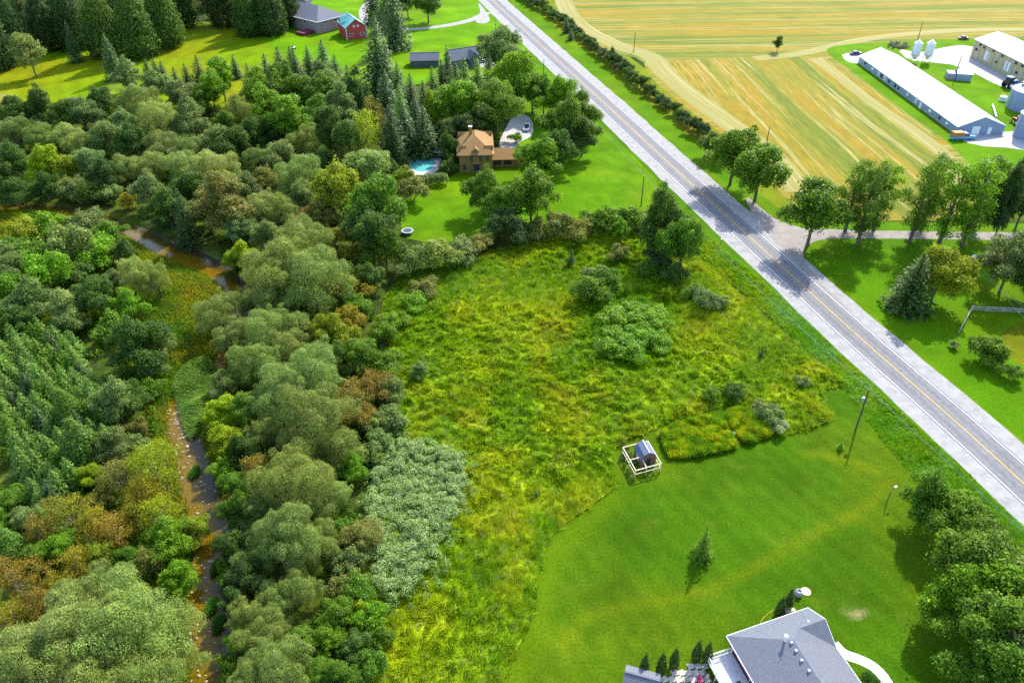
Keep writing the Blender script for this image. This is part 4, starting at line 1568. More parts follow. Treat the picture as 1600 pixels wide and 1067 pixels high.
grove('on the east bank of the creek', 'willows along the creek', [
    (440, 425, 120, 'willow', 'sage', .85), (490, 440, 120, 'willow', 'sagel', .85), (470, 390, 110, 'willow', 'sage', .85), (430, 470, 90, 'willow', 'sage'), (340, 490, 78, 'willow', 'sage'), (372, 520, 70, 'willow', 'sage'), (428, 520, 92, 'willow', 'sage'), (402, 566, 84, 'willow', 'sage'), (455, 545, 80, 'willow', 'sage'),
    (478, 592, 108, 'willow', 'sagel', .95), (436, 630, 90, 'willow', 'sage'), (486, 655, 126, 'willow', 'sage', .9), (420, 672, 70, 'willow', 'sage'), (516, 700, 80, 'willow', 'sage'), (468, 755, 122, 'willow', 'sage', .9), (512, 775, 80, 'willow', 'sage'), (420, 790, 80, 'willow', 'sage'),
    (446, 832, 110, 'willow', 'sagel', .95), (492, 850, 80, 'willow', 'sage'), (400, 860, 70, 'willow', 'sage'), (466, 920, 80, 'willow', 'sage'), (430, 940, 70, 'willow', 'sage'), (392, 960, 70, 'willow', 'sage'), (412, 990, 80, 'willow', 'sage'), (442, 1040, 110, 'willow', 'sage'), (395, 1060, 80, 'willow', 'sage'), (365, 590, 50, 'willow', 'sage', .8), (386, 470, 60, 'willow', 'sage')], 'y')
grove('under the creek willows', 'shrubs under the creek willows', [
    (348, 640, 60, 'maple', 'lime', .8), (345, 690, 60, 'maple', 'lime', .8), (384, 640, 56, 'maple', 'mid'), (404, 736, 50, 'thin', 'rust'), (378, 704, 50, 'maple', 'dark'), (374, 800, 58, 'maple', 'mid'), (366, 852, 60, 'maple', 'dark'), (384, 902, 58, 'maple', 'deep'), (366, 760, 44, 'maple', 'mid'), (370, 935, 50, 'maple', 'dark'), (372, 1000, 44, 'maple', 'bright'), (365, 1040, 44, 'bush', 'mid'), (350, 600, 40, 'bush', 'greygreen'), (352, 730, 40, 'bush', 'bright'), (358, 880, 40, 'bush', 'bright')], 'y')
grove('between willows and meadow', 'shrubs between the willows and the meadow', [
    (520, 520, 64, 'maple', 'yellowgreen'), (540, 500, 50, 'maple', 'yellow', .9), (560, 555, 60, 'maple', 'mid', .9), (532, 562, 50, 'maple', 'dark'), (583, 602, 56, 'thin', 'rust', .9), (548, 622, 60, 'thin', 'rust', .9), (565, 650, 50, 'bush', 'rust'), (602, 566, 50, 'bush', 'mid'), (610, 605, 44, 'bush', 'greygreen'), (606, 652, 44, 'bush', 'greygreen'), (584, 664, 40, 'bush', 'sage'), (612, 660, 36, 'bush', 'olive'), (590, 690, 44, 'bush', 'greygreen'),
    (555, 732, 44, 'maple', 'bright'), (566, 712, 40, 'bush', 'sage'), (570, 842, 60, 'maple', 'olive', .8), (545, 880, 50, 'bush', 'greygreen'), (562, 925, 50, 'bush', 'mid'), (532, 962, 60, 'maple', 'mid', .8), (582, 962, 48, 'bush', 'bright'), (568, 948, 40, 'bush', 'lime'), (560, 1012, 56, 'maple', 'dark', .8), (528, 1052, 60, 'maple', 'mid', .8), (474, 1000, 50, 'maple', 'mid', .8), (540, 690, 40, 'maple', 'mid', .8), (530, 830, 44, 'maple', 'mid', .8), (510, 1000, 50, 'maple', 'bright', .8), (580, 1040, 50, 'bush', 'mid'), (535, 920, 44, 'bush', 'olive'), (590, 1000, 44, 'bush', 'mid'), (500, 1050, 50, 'maple', 'mid', .8), (622, 500, 40, 'bush', 'bright', .6), (600, 520, 40, 'bush', 'mid', .7), (648, 470, 40, 'bush', 'bright', .5), (660, 450, 44, 'bush', 'olive', .5)], 'y')
grove('inside the creek bend', 'leafy shrubs in the creek bend', [
    (38, 362, 49, 'bush', 'yellowgreen', 0.8), (84, 352, 55, 'bush', 'bright', 0.65), (130, 352, 53, 'bush', 'greygreen', 0.65), (172, 366, 49, 'maple', 'mid', 0.8), (60, 398, 64, 'bush', 'mid', 0.65), (108, 386, 68, 'bush', 'greygreen', 0.95), (150, 396, 64, 'bush', 'bright', 0.65), (18, 420, 52, 'maple', 'greygreen', 0.95), (72, 428, 68, 'bush', 'bright', 0.95), (118, 428, 51, 'bush', 'dark', 0.65), (20, 388, 49, 'bush', 'mid', 0.65),
    (-15, 400, 68, 'maple', 'greygreen', 0.8), (190, 395, 38, 'bush', 'dark', 0.95), (215, 430, 54, 'willow', 'sagel', 1.1), (242, 440, 46, 'willow', 'sage', 1.2), (204, 474, 48, 'maple', 'bright'), (150, 464, 62, 'maple', 'dark'), (98, 484, 72, 'maple', 'sagel', .8), (50, 470, 72, 'maple', 'greygreen', .8), (18, 452, 68, 'maple', 'bright', 0.8), (112, 506, 52, 'maple', 'greygreen', .8), (210, 540, 92, 'maple', 'dark', .9), (182, 510, 50, 'bush', 'mid'), (250, 540, 52, 'willow', 'sage'), (236, 572, 44, 'bush', 'greygreen'), (-15, 500, 57, 'bush', 'mid', 0.8), (30, 500, 50, 'maple', 'dark', .8), (175, 440, 46, 'maple', 'greygreen', .8)])
pl = []
rp = random.Random(5)
for i in range(-9, 14):
    for j in range(-2, 10):
        x, y = 4 + i * 9 + j * 22 + rp.uniform(-5, 5), 540 + i * 24 + j * 11 + rp.uniform(-6, 6)
        lim = 165 - max(0, (y - 690)) * .85 - max(0, 610 - y) * .7
        if -30 < x < lim and 515 < y < 860:
            pl.append((x, y, rp.uniform(29, 40), 'conifer', rp.choice(('plant', 'plant', 'plant', 'plant', 'mid', 'spruce')), rp.uniform(1.35, 1.8)))
grove('in the conifer plantation', 'conifers of the plantation', pl)
grove('between plantation and creek', 'mixed trees west of the creek', [
    (182, 632, 68, 'maple', 'greygreen'), (202, 622, 54, 'maple', 'dark'), (176, 692, 58, 'maple', 'greygreen'), (122, 690, 54, 'cedar', 'plant', 1.6), (230, 608, 36, 'bush', 'mid'), (216, 668, 32, 'bush', 'olive'), (145, 742, 52, 'maple', 'lime', .8), (186, 744, 56, 'thin', 'olive'), (242, 730, 76, 'thin', 'yellowgreen', 1.3), (226, 770, 60, 'thin', 'yellow', 1.2),
    (108, 802, 62, 'thin', 'yellow'), (150, 822, 62, 'thin', 'yellow'), (62, 832, 52, 'thin', 'rust'), (98, 856, 58, 'maple', 'bright', .8), (178, 832, 60, 'thin', 'rust'), (212, 800, 54, 'thin', 'yellow'), (252, 806, 60, 'thin', 'yellowgreen'), (266, 842, 76, 'maple', 'bright', .8), (300, 822, 54, 'maple', 'yellowgreen', .8), (276, 900, 56, 'maple', 'bright', 1.0), (28, 905, 72, 'thin', 'rust'), (62, 945, 58, 'thin', 'rust'), (18, 972, 60, 'thin', 'yellow'),
    (124, 880, 54, 'thin', 'yellow'), (50, 875, 54, 'maple', 'mid', .8), (200, 870, 50, 'maple', 'mid', .8), (235, 880, 46, 'thin', 'olive'), (90, 915, 50, 'thin', 'yellow'), (150, 700, 50, 'maple', 'mid'), (105, 640, 46, 'cedar', 'plant', 1.6), (215, 700, 46, 'bush', 'greygreen'), (160, 780, 40, 'bush', 'olive'), (160, 868, 50, 'thin', 'yellowgreen'), (70, 800, 40, 'thin', 'olive'), (10, 850, 46, 'cedar', 'plant', 1.6), (12, 782, 46, 'maple', 'mid', .9), (38, 812, 42, 'maple', 'greygreen', .9), (-12, 810, 46, 'maple', 'mid', .9)])
grove('filling the near corner', 'great willows in the near corner', [
    (190, 985, 200, 'willow', 'sagel', .75), (110, 1000, 180, 'willow', 'sagel', .75), (245, 1035, 150, 'willow', 'sage', .75), (50, 1060, 170, 'willow', 'sagel', .75), (160, 1080, 180, 'willow', 'sage', .75), (150, 930, 110, 'willow', 'sage', .8)])
# right of the road
hl = [(806 + 0, -4), (822, 6), (836, 13), (850, 20), (862, 27), (873, 35)]
rr = random.Random(3)
t = 0.0
line = [G(*p) for p in ((806, -6), (850, 19), (886, 42), (905, 60), (930, 82), (960, 104), (990, 130), (1015, 150), (1045, 174), (1075, 198), (1105, 222))]
pts = []
for a, b in zip(line[:-1], line[1:]):
    n = max(1, int((b - a).length / 3.1))
    pts += [a.lerp(b, i / n) for i in range(n)]
k = 0
for p in pts:
    zc = depth_at(p)
    k += 1
    w = rr.uniform(3.0, 5.0)
    plant_tree('bush', rr.choice(('dark', 'dark', 'deep', 'mid', 'spruce')), p + Vector((rr.uniform(-.6, .6), rr.uniform(-.6, .6), 0)), w, w * rr.uniform(.7, 1.1),
               f'{ORD[k - 1]} shrub from the far end of the roadside hedge along the stubble field',
               'shrubs of the roadside hedge')
grove('breaking the roadside hedge line', None, [(885, 38, 13, 'spruce', 'spruce', 1.8), (892, 52, 12, 'conifer', 'spruce', 1.6)])
grove('standing alone in the stubble field', None, [(1216, 68, 15, 'poplar', 'dark', 1.6)])
grove('where the farm drive starts', 'trees at the mouth of the farm drive', [(1148, 244, 76, 'shade', 'mid', 1.15), (1188, 268, 80, 'shade', 'mid', 1.15), (1274, 332, 90, 'shade', 'mid', 1.15), (1120, 228, 44, 'bush', 'dark')])


def at_base(px, py, key, colr, w, h, lab, group):
    plant_tree(key, colr, G(px, py), w, h, lab, group)


WG = 'row of tall trees along the farm drive'
at_base(1320, 362, 'walnut', 'mid', 9, 19, 'tall bare-trunked tree in the drive row, nearest to the road', WG)
at_base(1340, 382, 'walnut', 'mid', 9.5, 20, 'tall bare-trunked tree in the drive row, second from the road', WG)
at_base(1365, 360, 'walnut', 'bright', 9, 18, 'bright tall tree on the field side of the drive row', WG)
at_base(1421, 378, 'walnut', 'mid', 9, 21, 'tall slim tree in the middle of the drive row', WG)
at_base(1440, 358, 'walnut', 'mid', 8, 19, 'slim tree just behind the middle of the drive row', WG)
at_base(1466, 382, 'walnut', 'bright', 10.5, 21, 'leaning tall tree third from the dark end of the drive row', WG)
at_base(1502, 384, 'walnut', 'bright', 11, 22, 'widest tall tree beside the dark end of the drive row', WG)
at_base(1520, 362, 'walnut', 'mid', 9, 19, 'tall tree behind the widest one in the drive row', WG)
at_base(1548, 386, 'maple', 'deep', 8, 19, 'very dark dense tree ending the drive row', WG)
at_base(1585, 360, 'maple', 'dark', 11, 22, 'dark dense tree between the drive and the grain bins', WG)
at_base(1618, 350, 'maple', 'dark', 12, 20, 'dark tree cut by the picture edge below the grain bins', WG)
grove('on the roadside lawn', 'trees on the roadside lawn', [(1432, 436, 78, 'spruce', 'deep', 1.3), (1470, 428, 80, 'maple', 'yellowgreen', 1.15), (1580, 412, 92, 'maple', 'greygreen'), (1540, 545, 50, 'bush', 'mid', .8), (1556, 556, 36, 'bush', 'mid', .8), (1584, 582, 30, 'bush', 'mid'), (1492, 538, 14, 'bush', 'greygreen'), (1620, 440, 70, 'maple', 'dark')])
grove('at the near lawn edge', 'shade trees by the near lawn', [(1452, 778, 84, 'maple', 'mid'), (1500, 806, 96, 'maple', 'mid'), (1520, 885, 136, 'maple', 'mid'), (1560, 920, 130, 'maple', 'bright'), (1552, 990, 140, 'maple', 'mid'), (1600, 1010, 130, 'maple', 'greygreen'), (1560, 1070, 130, 'maple', 'mid'), (1640, 940, 140, 'maple', 'greygreen'), (1505, 940, 110, 'maple', 'bright')])
grove('standing on the open near lawn', None, [(1101, 846, 36, 'conifer', 'mid', 1.9), (1315, 694, 12, 'conifer', 'bright', 1.4)])
grove('by the far driveway', 'yard trees by the far driveway', [(614, 14, 54, 'spruce', 'spruce', 2.0), (636, 4, 40, 'maple', 'dark'), (668, 8, 40, 'shade', 'dark', 1.2), (600, -8, 40, 'spruce', 'spruce'), (580, -14, 36, 'spruce', 'spruce')])
# slim cedars round the patio
for px, py, lb in ((1005, 1052, 'slim cedar behind the corner of the patio shed'), (1032, 1050, 'slim cedar second from the patio shed'), (1052, 1043, 'slim cedar in the middle of the patio edge'), (1087, 1031, 'slim cedar nearest the deck, by the paving'),
                   (1103, 1034, 'slim cedar half hidden at the deck corner'), (1216, 962, 'left one of two slim cedars behind the grey roof'), (1229, 951, 'right one of two slim cedars behind the grey roof')):
    plant_tree('column', 'deep', G(px, py), 1.25, 4.0, lb, 'slim cedars around the near house')


def hedge_block():
    lb = []
    c = G(672, 290)
    for i in range(14):
        lb.append((-4.2 + 8.4 * i / 13, random.uniform(-.4, .4), 1.6, 1.0, 1.3, 1.5))
    me = crown_mesh('clipped_hedge', lb, 6000, .3, .6, .7, .2, -.6, .1, 3, .15)
    o = bpy.data.objects.new('clipped_hedge', me)
    o.location = c
    o.rotation_euler.z = rad(12)
    o.color = (*GREEN['greygreen'], 1)
    COL.objects.link(o)
    tag(o, 'clipped grey green hedge between the pool and the lawn', 'hedge')


hedge_block()


def thicket(name, poly, n, r0, r1, h0, h1, colr, lab, leaves=300, size=.2, silver=0.0):
    """low shrubs grown into one mass"""
    x, y = rand_in(poly, n)
    ed, _, _ = poly_dist(x, y, list(poly) + [poly[0]])
    kp = (fbm(x, y, .2, 141) > .24) & (ed > 2.2 * RNG.random(len(x)) * fbm(x, y, .25, 142))
    x, y = x[kp], y[kp]
    Cs, Ns, Ss, K = [], [], [], []
    for a, b in zip(x, y):
        r = random.uniform(r0, r1)
        h = h0 + (h1 - h0) * min(1, max(0, float(fbm(np.array([a]), np.array([b]), .3, 143)[0]) * 1.5 - .3 + random.gauss(0, .15)))
        m = int(leaves * (r / r1) ** 2) + 40
        d = RNG.normal(size=(m, 3))
        d /= np.linalg.norm(d, axis=1, keepdims=True)
        d[:, 2] = np.abs(d[:, 2])
        q = 1 + RNG.normal(0, .12, (m, 1))
        Cs.append(np.array((a, b, h - r * .8)) + d * q * np.array((r, r, r * .8)))
        Ns.append(d * .6 + RNG.normal(size=(m, 3)) * .45)
        Ss.append(np.full(m, size) * RNG.uniform(.6, 1.3, m))
        f = random.uniform(.65, 1.2)
        cr_ = np.array(colr) if random.random() > .28 or not silver else np.array((.15, .29, .025))
        cc = np.tile(cr_ * f, (m, 1)) * RNG.uniform(.65, 1.35, (m, 1))
        if silver:
            s = (RNG.random(m) < silver) & (d[:, 2] > .35)
            cc[s] = np.array((.54, .66, .30)) * RNG.uniform(.7, 1.2, (s.sum(), 1))
        K.append(cc)
        # stalks under the cap
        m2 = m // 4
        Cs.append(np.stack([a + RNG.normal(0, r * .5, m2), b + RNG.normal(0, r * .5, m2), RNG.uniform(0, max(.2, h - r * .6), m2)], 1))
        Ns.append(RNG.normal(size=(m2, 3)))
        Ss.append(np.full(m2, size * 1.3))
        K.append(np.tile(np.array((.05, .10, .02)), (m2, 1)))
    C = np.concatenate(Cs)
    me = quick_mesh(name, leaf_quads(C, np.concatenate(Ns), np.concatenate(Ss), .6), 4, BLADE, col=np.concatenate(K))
    o = bpy.data.objects.new(name, me)
    COL.objects.link(o)
    tag(o, lab, 'shrubs', kind='stuff')


thicket('dogwood_thicket', GP([(625, 690), (690, 700), (738, 738), (728, 790), (700, 840), (680, 900), (640, 950), (600, 950), (575, 900), (570, 840), (575, 770), (590, 720)]), 1500, .4, .85, 1.0, 2.8, (.26, .385, .075),
        'silvery dogwood thicket between the willows and the meadow', 170, .19, .5)
thicket('dogwood_fringe', GP([(610, 670), (700, 690), (752, 730), (744, 800), (716, 850), (700, 910), (655, 968), (590, 972), (556, 915), (552, 840), (560, 760), (578, 705)]), 520, .35, .8, .7, 2.2, (.22, .36, .055), 'mixed green shrubs fringing the silvery dogwood thicket', 120, .2, .25)
thicket('tall_weeds', GP([(930, 482), (1000, 470), (1045, 500), (1040, 545), (990, 560), (940, 560), (925, 520)]), 330, .5, 1.0, 1.4, 2.7, (.13, .31, .010), 'block of tall bright green weeds standing in the meadow', 200, .2)
thicket('wood_undergrowth', GP([(-60, 180), (560, 150), (600, 240), (640, 260), (600, 480), (560, 560), (540, 720), (560, 1000), (480, 1120), (375, 1120), (360, 800), (340, 640), (370, 480), (340, 400), (230, 350), (120, 305), (-60, 300)]), 1500, .8, 1.8, .6, 2.2, (.075, .15, .014), 'low dark undergrowth beneath the trees of the wood', 90, .5)
thicket('wood_undergrowth', GP([(-60, 350), (180, 360), (270, 440), (250, 600), (250, 700), (290, 800), (300, 900), (250, 1000), (-40, 1000), (-60, 700)]), 900, .7, 1.6, .6, 2.0, (.11, .22, .012), 'leafy undergrowth beneath the trees inside the creek bend', 90, .45)
thicket('wood_undergrowth', GP([(520, 400), (600, 430), (580, 470), (605, 540), (620, 640), (600, 700), (575, 760), (560, 850), (540, 1000), (545, 1120), (470, 1120), (500, 900), (530, 760), (540, 640), (500, 520)]), 620, .5, 1.2, .5, 1.6, (.11, .21, .015), 'leafy undergrowth between the willows and the meadow', 90, .35)
thicket('thistle_patch', GP([(1383, 70), (1400, 66), (1424, 70), (1420, 78), (1390, 77)]), 60, .5, .9, .6, 1.2, (.20, .20, .16), 'grey weed patch at the end of the long barn', 60, .3)
thicket('pampas_clump', GP([(960, 700), (985, 690), (1000, 740), (1032, 742), (1028, 752), (985, 756), (968, 735)]), 90, .25, .5, .4, .9, (.13, .19, .05), 'weeds grown up around the wooden pen', 70, .14)
thicket('flower_border', GP([(1338, 1050), (1352, 1046), (1380, 1062), (1385, 1080), (1345, 1075)]), 40, .3, .5, .4, .8, (.07, .18, .02), 'green and yellow border planting beside the pale path', 90, .12)


# ------------------------------------------------------------------ buildings
def wall_box(parent, corners, z0, z1, m, name='wall'):
    """closed prism of walls on a ground polygon given in local coordinates"""
    mb = MB()
    n = len(corners)
    for i in range(n):
        a, b = corners[i], corners[(i + 1) % n]
        mb.face([(a[0], a[1], z0), (b[0], b[1], z0), (b[0], b[1], z1), (a[0], a[1], z1)])
    mb.face([(c[0], c[1], z1 - .01) for c in corners])
    return mb.build(name, m, parent)


def slab_from_faces(name, faces, m, parent, th=.14):
    """roof planes with thickness"""
    mb = MB()
    for f in faces:
        mb.face(f)
    bm = bmesh.new()
    vs = {}
    for f in faces:
        q = []
        for p in f:
            k = tuple(round(c, 3) for c in p)
            if k not in vs:
                vs[k] = bm.verts.new(k)
            q.append(vs[k])
        try:
            bm.faces.new(q)
        except ValueError:
            pass
    bmesh.ops.recalc_face_normals(bm, faces=bm.faces)
    up = sum(f.normal.z for f in bm.faces)
    if up < 0:
        bmesh.ops.reverse_faces(bm, faces=bm.faces)
    r = bmesh.ops.extrude_face_region(bm, geom=list(bm.faces))
    for e in r['geom']:
        if isinstance(e, bmesh.types.BMVert):
            e.co.z -= th
    bmesh.ops.recalc_face_normals(bm, faces=bm.faces)
    me = bpy.data.meshes.new(name)
    bm.to_mesh(me)
    bm.free()
    me.materials.append(m)
    o = bpy.data.objects.new(name, me)
    COL.objects.link(o)
    o.parent = parent
    return o


def rect(L, Wd):
    return [(-L / 2, -Wd / 2), (L / 2, -Wd / 2), (L / 2, Wd / 2), (-L / 2, Wd / 2)]


def opening(parent, p, d, w, h, z, m=None, frame=WHITE, name='window', depth=.05, fw=.1):
    """a framed opening on a wall; p local wall point, d unit direction along the wall, outward = d rotated -90 deg"""
    n = Vector((d[1], -d[0], 0))
    rz = math.atan2(d[1], d[0])
    mb = MB()
    c = Vector((p[0], p[1], 0)) + n * depth * .5
    for s in (-1, 1):
        mb.box((c.x + d[0] * s * (w / 2 - fw / 2), c.y + d[1] * s * (w / 2 - fw / 2), z), (fw, depth * 2, h), rz)
    for zz in (z - .001, z + h - fw + .001):
        mb.box((c.x, c.y, zz), (w - 2 * fw + .004, depth * 2, fw), rz)
    o = mb.build(name, frame, parent)
    mb = MB()
    mb.box((p[0], p[1], z + fw * .9), (w - fw * 1.9, depth, h - fw * 1.8), rz)
    mb.build('pane' if name == 'window' else 'panel', m or GLASS, o)
    return o


def gable_house(name, label, cat, loc, rz, L, Wd, wh, rh, wallm, roofm, over=.4, group=None, roof_split=None):
    """ridge along local x"""
    t = empty(name, loc, label, cat, group, rz)
    mb = MB()
    c = rect(L, Wd)
    for i in range(4):
        a, b = c[i], c[(i + 1) % 4]
        if i in (1, 3):
            mb.face([(a[0], a[1], -.2), (b[0], b[1], -.2), (b[0], b[1], wh), (a[0], 0, wh + rh), (a[0], a[1], wh)])
        else:
            mb.face([(a[0], a[1], -.2), (b[0], b[1], -.2), (b[0], b[1], wh), (a[0], a[1], wh)])
    mb.build('wall', wallm, t)
    k = rh / (Wd / 2)
    X, Y, ze = L / 2 + over, Wd / 2 + over, wh - k * over + .12
    zr = wh + rh + .12
    fs = [[(-X, -Y, ze), (X, -Y, ze), (X, 0, zr), (-X, 0, zr)], [(X, Y, ze), (-X, Y, ze), (-X, 0, zr), (X, 0, zr)]]
    r = slab_from_faces('roof', fs, roofm, t, .12)
    mb = MB()
    mb.beam((-X, 0, zr + .02), (X, 0, zr + .02), .28, .06)
    mb.build('ridge_cap', roofm, r)
    return t


def hip_house(name, label, cat, loc, rz, L, Wd, wh, rh, wallm, roofm, over=.5, ridge=None):
    t = empty(name, loc, label, cat, None, rz)
    wall_box(t, rect(L, Wd), -.2, wh, wallm)
    X, Y = L / 2 + over, Wd / 2 + over
    rx = (L - Wd) / 2 if ridge is None else ridge / 2
    rx = max(rx, .2)
    ze, zr = wh - .05, wh + rh
    fs = [[(-X, -Y, ze), (X, -Y, ze), (rx, 0, zr), (-rx, 0, zr)], [(X, Y, ze), (-X, Y, ze), (-rx, 0, zr), (rx, 0, zr)],
          [(X, -Y, ze), (X, Y, ze), (rx, 0, zr)], [(-X, Y, ze), (-X, -Y, ze), (-rx, 0, zr)]]
    slab_from_faces('roof', fs, roofm, t, .18)
    return t


def gutter(parent, pts, m=WHITE, w=.16):
    mb = MB()
    for a, b in zip(pts[:-1], pts[1:]):
        mb.beam(a, b, w, w * .8)
    return mb.build('gutter', m, parent)


# --- long white-roofed barn
GREYMETAL = mat('weathered_zinc', (0.30, 0.30, 0.34), .5, .4, .1, .4)


def long_barn():
    a, b = G(1340.6, 98.4), G(1493, 210.7)
    c = G(1568.5, 210.7)
    ax = (b - a).normalized()
    L = (b - a).length
    Wd = 15.6
    rz = math.atan2(ax.y, ax.x)
    n = Vector((-ax.y, ax.x, 0))
    mid = (a + b) / 2 + n * Wd / 2
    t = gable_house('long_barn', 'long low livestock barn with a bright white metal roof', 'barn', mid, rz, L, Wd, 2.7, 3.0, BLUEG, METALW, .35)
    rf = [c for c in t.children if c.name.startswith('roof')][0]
    rf.data.materials.append(GREYMETAL)  # right-hand slope gets a greyer metal than the white one
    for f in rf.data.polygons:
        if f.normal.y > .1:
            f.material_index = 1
    # local: x runs towards the near gable; visible long wall is y = -Wd/2
    for f, w, h, z, m, nm in ((.08, .9, .8, 1.2, DARK, 'vent'), (.17, 1.2, .9, 1.1, WHITE, 'vent'), (.245, 1.5, 1.5, .7, WHITE, 'fan_housing'), (.275, 1.0, 1.2, .8, DARK, 'vent'), (.315, 1.6, 1.5, .7, WHITE, 'fan_housing'), (.36, .9, .9, 1.0, DARK, 'vent'), (.425, 1.0, 1.2, .8, DARK, 'vent'), (.46, .9, .8, 1.0, DARK, 'vent'),
                              (.555, 1.1, .8, 1.1, WHITE, 'vent'), (.64, 1.5, 1.5, .7, WHITE, 'fan_housing'), (.685, 1.2, 2.1, 0.0, WHITE, 'door'), (.77, 1.6, .8, 1.1, WHITE, 'vent'), (.855, .8, .9, 1.0, DARK, 'vent'), (.92, 1.5, .7, 1.1, WHITE, 'vent')):
        x = -L / 2 + f * L
        mb = MB()
        mb.box((x, -Wd / 2 - .12, z), (w, .3, h), 0, 0, .9)
        o = mb.build(nm, m, t)
        if nm == 'fan_housing':
            mb = MB()
            mb.box((x, -Wd / 2 - .285, z + .25), (w * .6, .04, h * .6))
            mb.build('shutter', GALV, o)
    opening(t, (L / 2, -1.6), (0, 1), 2.6, 2.6, 0, WHITE, WHITE, 'door', .08, .12)
    opening(t, (L / 2, 3.0), (0, 1), 1.2, 2.2, 0, WHITE, WHITE, 'door', .08, .12)
    mb = MB()
    mb.box((0, -Wd / 2 - .03, -.1), (L + .1, .1, .5))
    mb.build('footing', CONC, t)


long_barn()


def tall_barn():
    a = Vector((188.5, 334.8, 0))
    L, Wd, wh = 52.0, 17.0, 7.0
    ax = Vector((2.6, -35.8, 0)).normalized()
    n = Vector((-ax.y, ax.x, 0))
    mid = a + ax * L / 2 + n * Wd / 2
    t = gable_house('tall_barn', 'tall beige poultry barn with a white metal roof', 'barn', mid, math.atan2(ax.y, ax.x), L, Wd, wh, 2.6, BEIGE, METALW, .35)
    for i in range(16):
        x = -L / 2 + 1.2 + i * 3.3
        mb = MB()
        mb.box((x, -Wd / 2 - .09, 0), (.55, .2, wh - .25))
        mb.build('pilaster', mat('beige_trim', (.42, .38, .25), .6, 1, .1), t)
    for x in (-L / 2 + 10.5, -L / 2 + 24.5, -L / 2 + 38):
        opening(t, (x, -Wd / 2), (1, 0), 3.0, 3.4, 1.6, mat('pale_panel', (.62, .70, .78), .5, 1, .08), WHITE, 'loading_door', .08, .15)
    for x, z in ((-L / 2 + 3, 3.4), (-L / 2 + 4.5, 5.6), (-L / 2 + 7.5, 5.4), (-L / 2 + 14, 5.8), (-L / 2 + 17.5, 2.6), (-L / 2 + 20, 5.6), (-L / 2 + 29, 5.5), (-L / 2 + 31, 2.6), (-L / 2 + 33, 5.6)):
        mb = MB()
        mb.box((x, -Wd / 2 - .3, z), (.9, .6, .8), 0, 0, .7)
        mb.build('vent_hood', DARK, t)
    mb = MB()
    mb.lathe([(.25, 0), (.25, .9), (.45, .95), (.1, 1.3)], (-L / 2 + 12, .4, wh + 2.6), 10)
    mb.build('roof_vent', GALV, t)


tall_barn()


def feed_bins():
    for i, (px, lb) in enumerate(((1427, 'white feed bin on legs, the one nearer the field pole'), (1447, 'white feed bin on legs, the one nearer the tall barn'))):
        g = G(px, 98)
        t = empty('feed_bin', g, lb, 'feed bin', 'twin feed bins beside the long barn')
        mb = MB()
        mb.lathe([(.25, 1.1), (1.65, 3.3), (1.65, 7.6), (.35, 8.7), (.0, 8.75)], n=18)
        for z in (3.6, 4.6, 5.6, 6.6, 7.5):
            mb.lathe([(1.66, z - .04), (1.71, z), (1.66, z + .04)], n=18)
        mb.build('hopper', METALW, t)
        for k in range(4):
            a = k * math.pi / 2 + .6
            mb = MB()
            mb.beam((1.6 * math.cos(a), 1.6 * math.sin(a), -.1), (1.6 * math.cos(a), 1.6 * math.sin(a), 4.2), .14)
            mb.build('leg', GALV, t)
        mb = MB()
        for s in (-.22, .22):
            mb.beam((-1.75, s, .6), (-1.75, s, 7.6), .05)
        for z in range(14):
            mb.beam((-1.75, -.22, .8 + z * .5), (-1.75, .22, .8 + z * .5), .04)
        mb.build('ladder', GALV, t)


feed_bins()


def grain_bin(px, py, r, h, lb):
    g = G(px, py)
    t = empty('grain_bin', g, lb, 'grain bin', 'corrugated grain bins at the yard edge')
    mb = MB()
    prof = []
    n = int(h / .35)
    for i in range(n + 1):
        prof.append((r + (.03 if i % 2 else 0), i * h / n))
    mb.lathe(prof, n=36)
    mb.build('wall', BLUEG, t)
    mb = MB()
    mb.lathe([(r + .12, h - .05), (r * .5, h + r * .27), (.5, h + r * .5), (.5, h + r * .5 + .3), (0, h + r * .5 + .4)], n=36)
    rf = mb.build('roof', GALV, t)
    mb = MB()
    for k in range(18):
        a = k / 18 * 6.283
        mb.beam(((r + .1) * math.cos(a), (r + .1) * math.sin(a), h), (.5 * math.cos(a), .5 * math.sin(a), h + r * .5 + .03), .09, .09)
    mb.build('rib', GALV, rf)
    for k in range(3):
        a = 2.2 + k * .9
        mb = MB()
        mb.box((r * .6 * math.cos(a), r * .6 * math.sin(a), h + r * .2), (.5, .5, .6))
        mb.build('roof_vent', DARK if k == 1 else GALV, t)
    mb = MB()
    for s in (-.25, .25):
        mb.beam((-r - .12, s, 0), (-r - .12, s, h), .06)
    for z in range(int(h / .45)):
        mb.beam((-r - .12, -.25, .3 + z * .45), (-r - .12, .25, .3 + z * .45), .05)
    mb.build('ladder', GALV, t)


grain_bin(1602, 170, 6.2, 6.6, 'blue grey corrugated grain bin farther from the drive')
grain_bin(1606, 214, 4.4, 7.5, 'blue grey grain bin nearest the farm drive, cut by the picture edge')

ws = gable_house('pump_house', 'small white pump house with a lean-to on the farmyard grass', 'shed', G(1503, 124), rad(-15), 5.2, 5.0, 2.6, 1.1, BLUEG, METALW, .2)
mb = MB()
mb.box((-4.2, .3, -.1), (3.0, 4.4, 2.4), 0, 0)
mb.build('lean_to', mat('mauve_metal', (.30, .28, .36), .6, 1, .1), ws)
opening(ws, (2.6, 0), (0, 1), 1.0, 2.0, 0, WHITE, WHITE, 'door')
opening(ws, (.6, -2.5), (1, 0), .9, .8, 1.1)


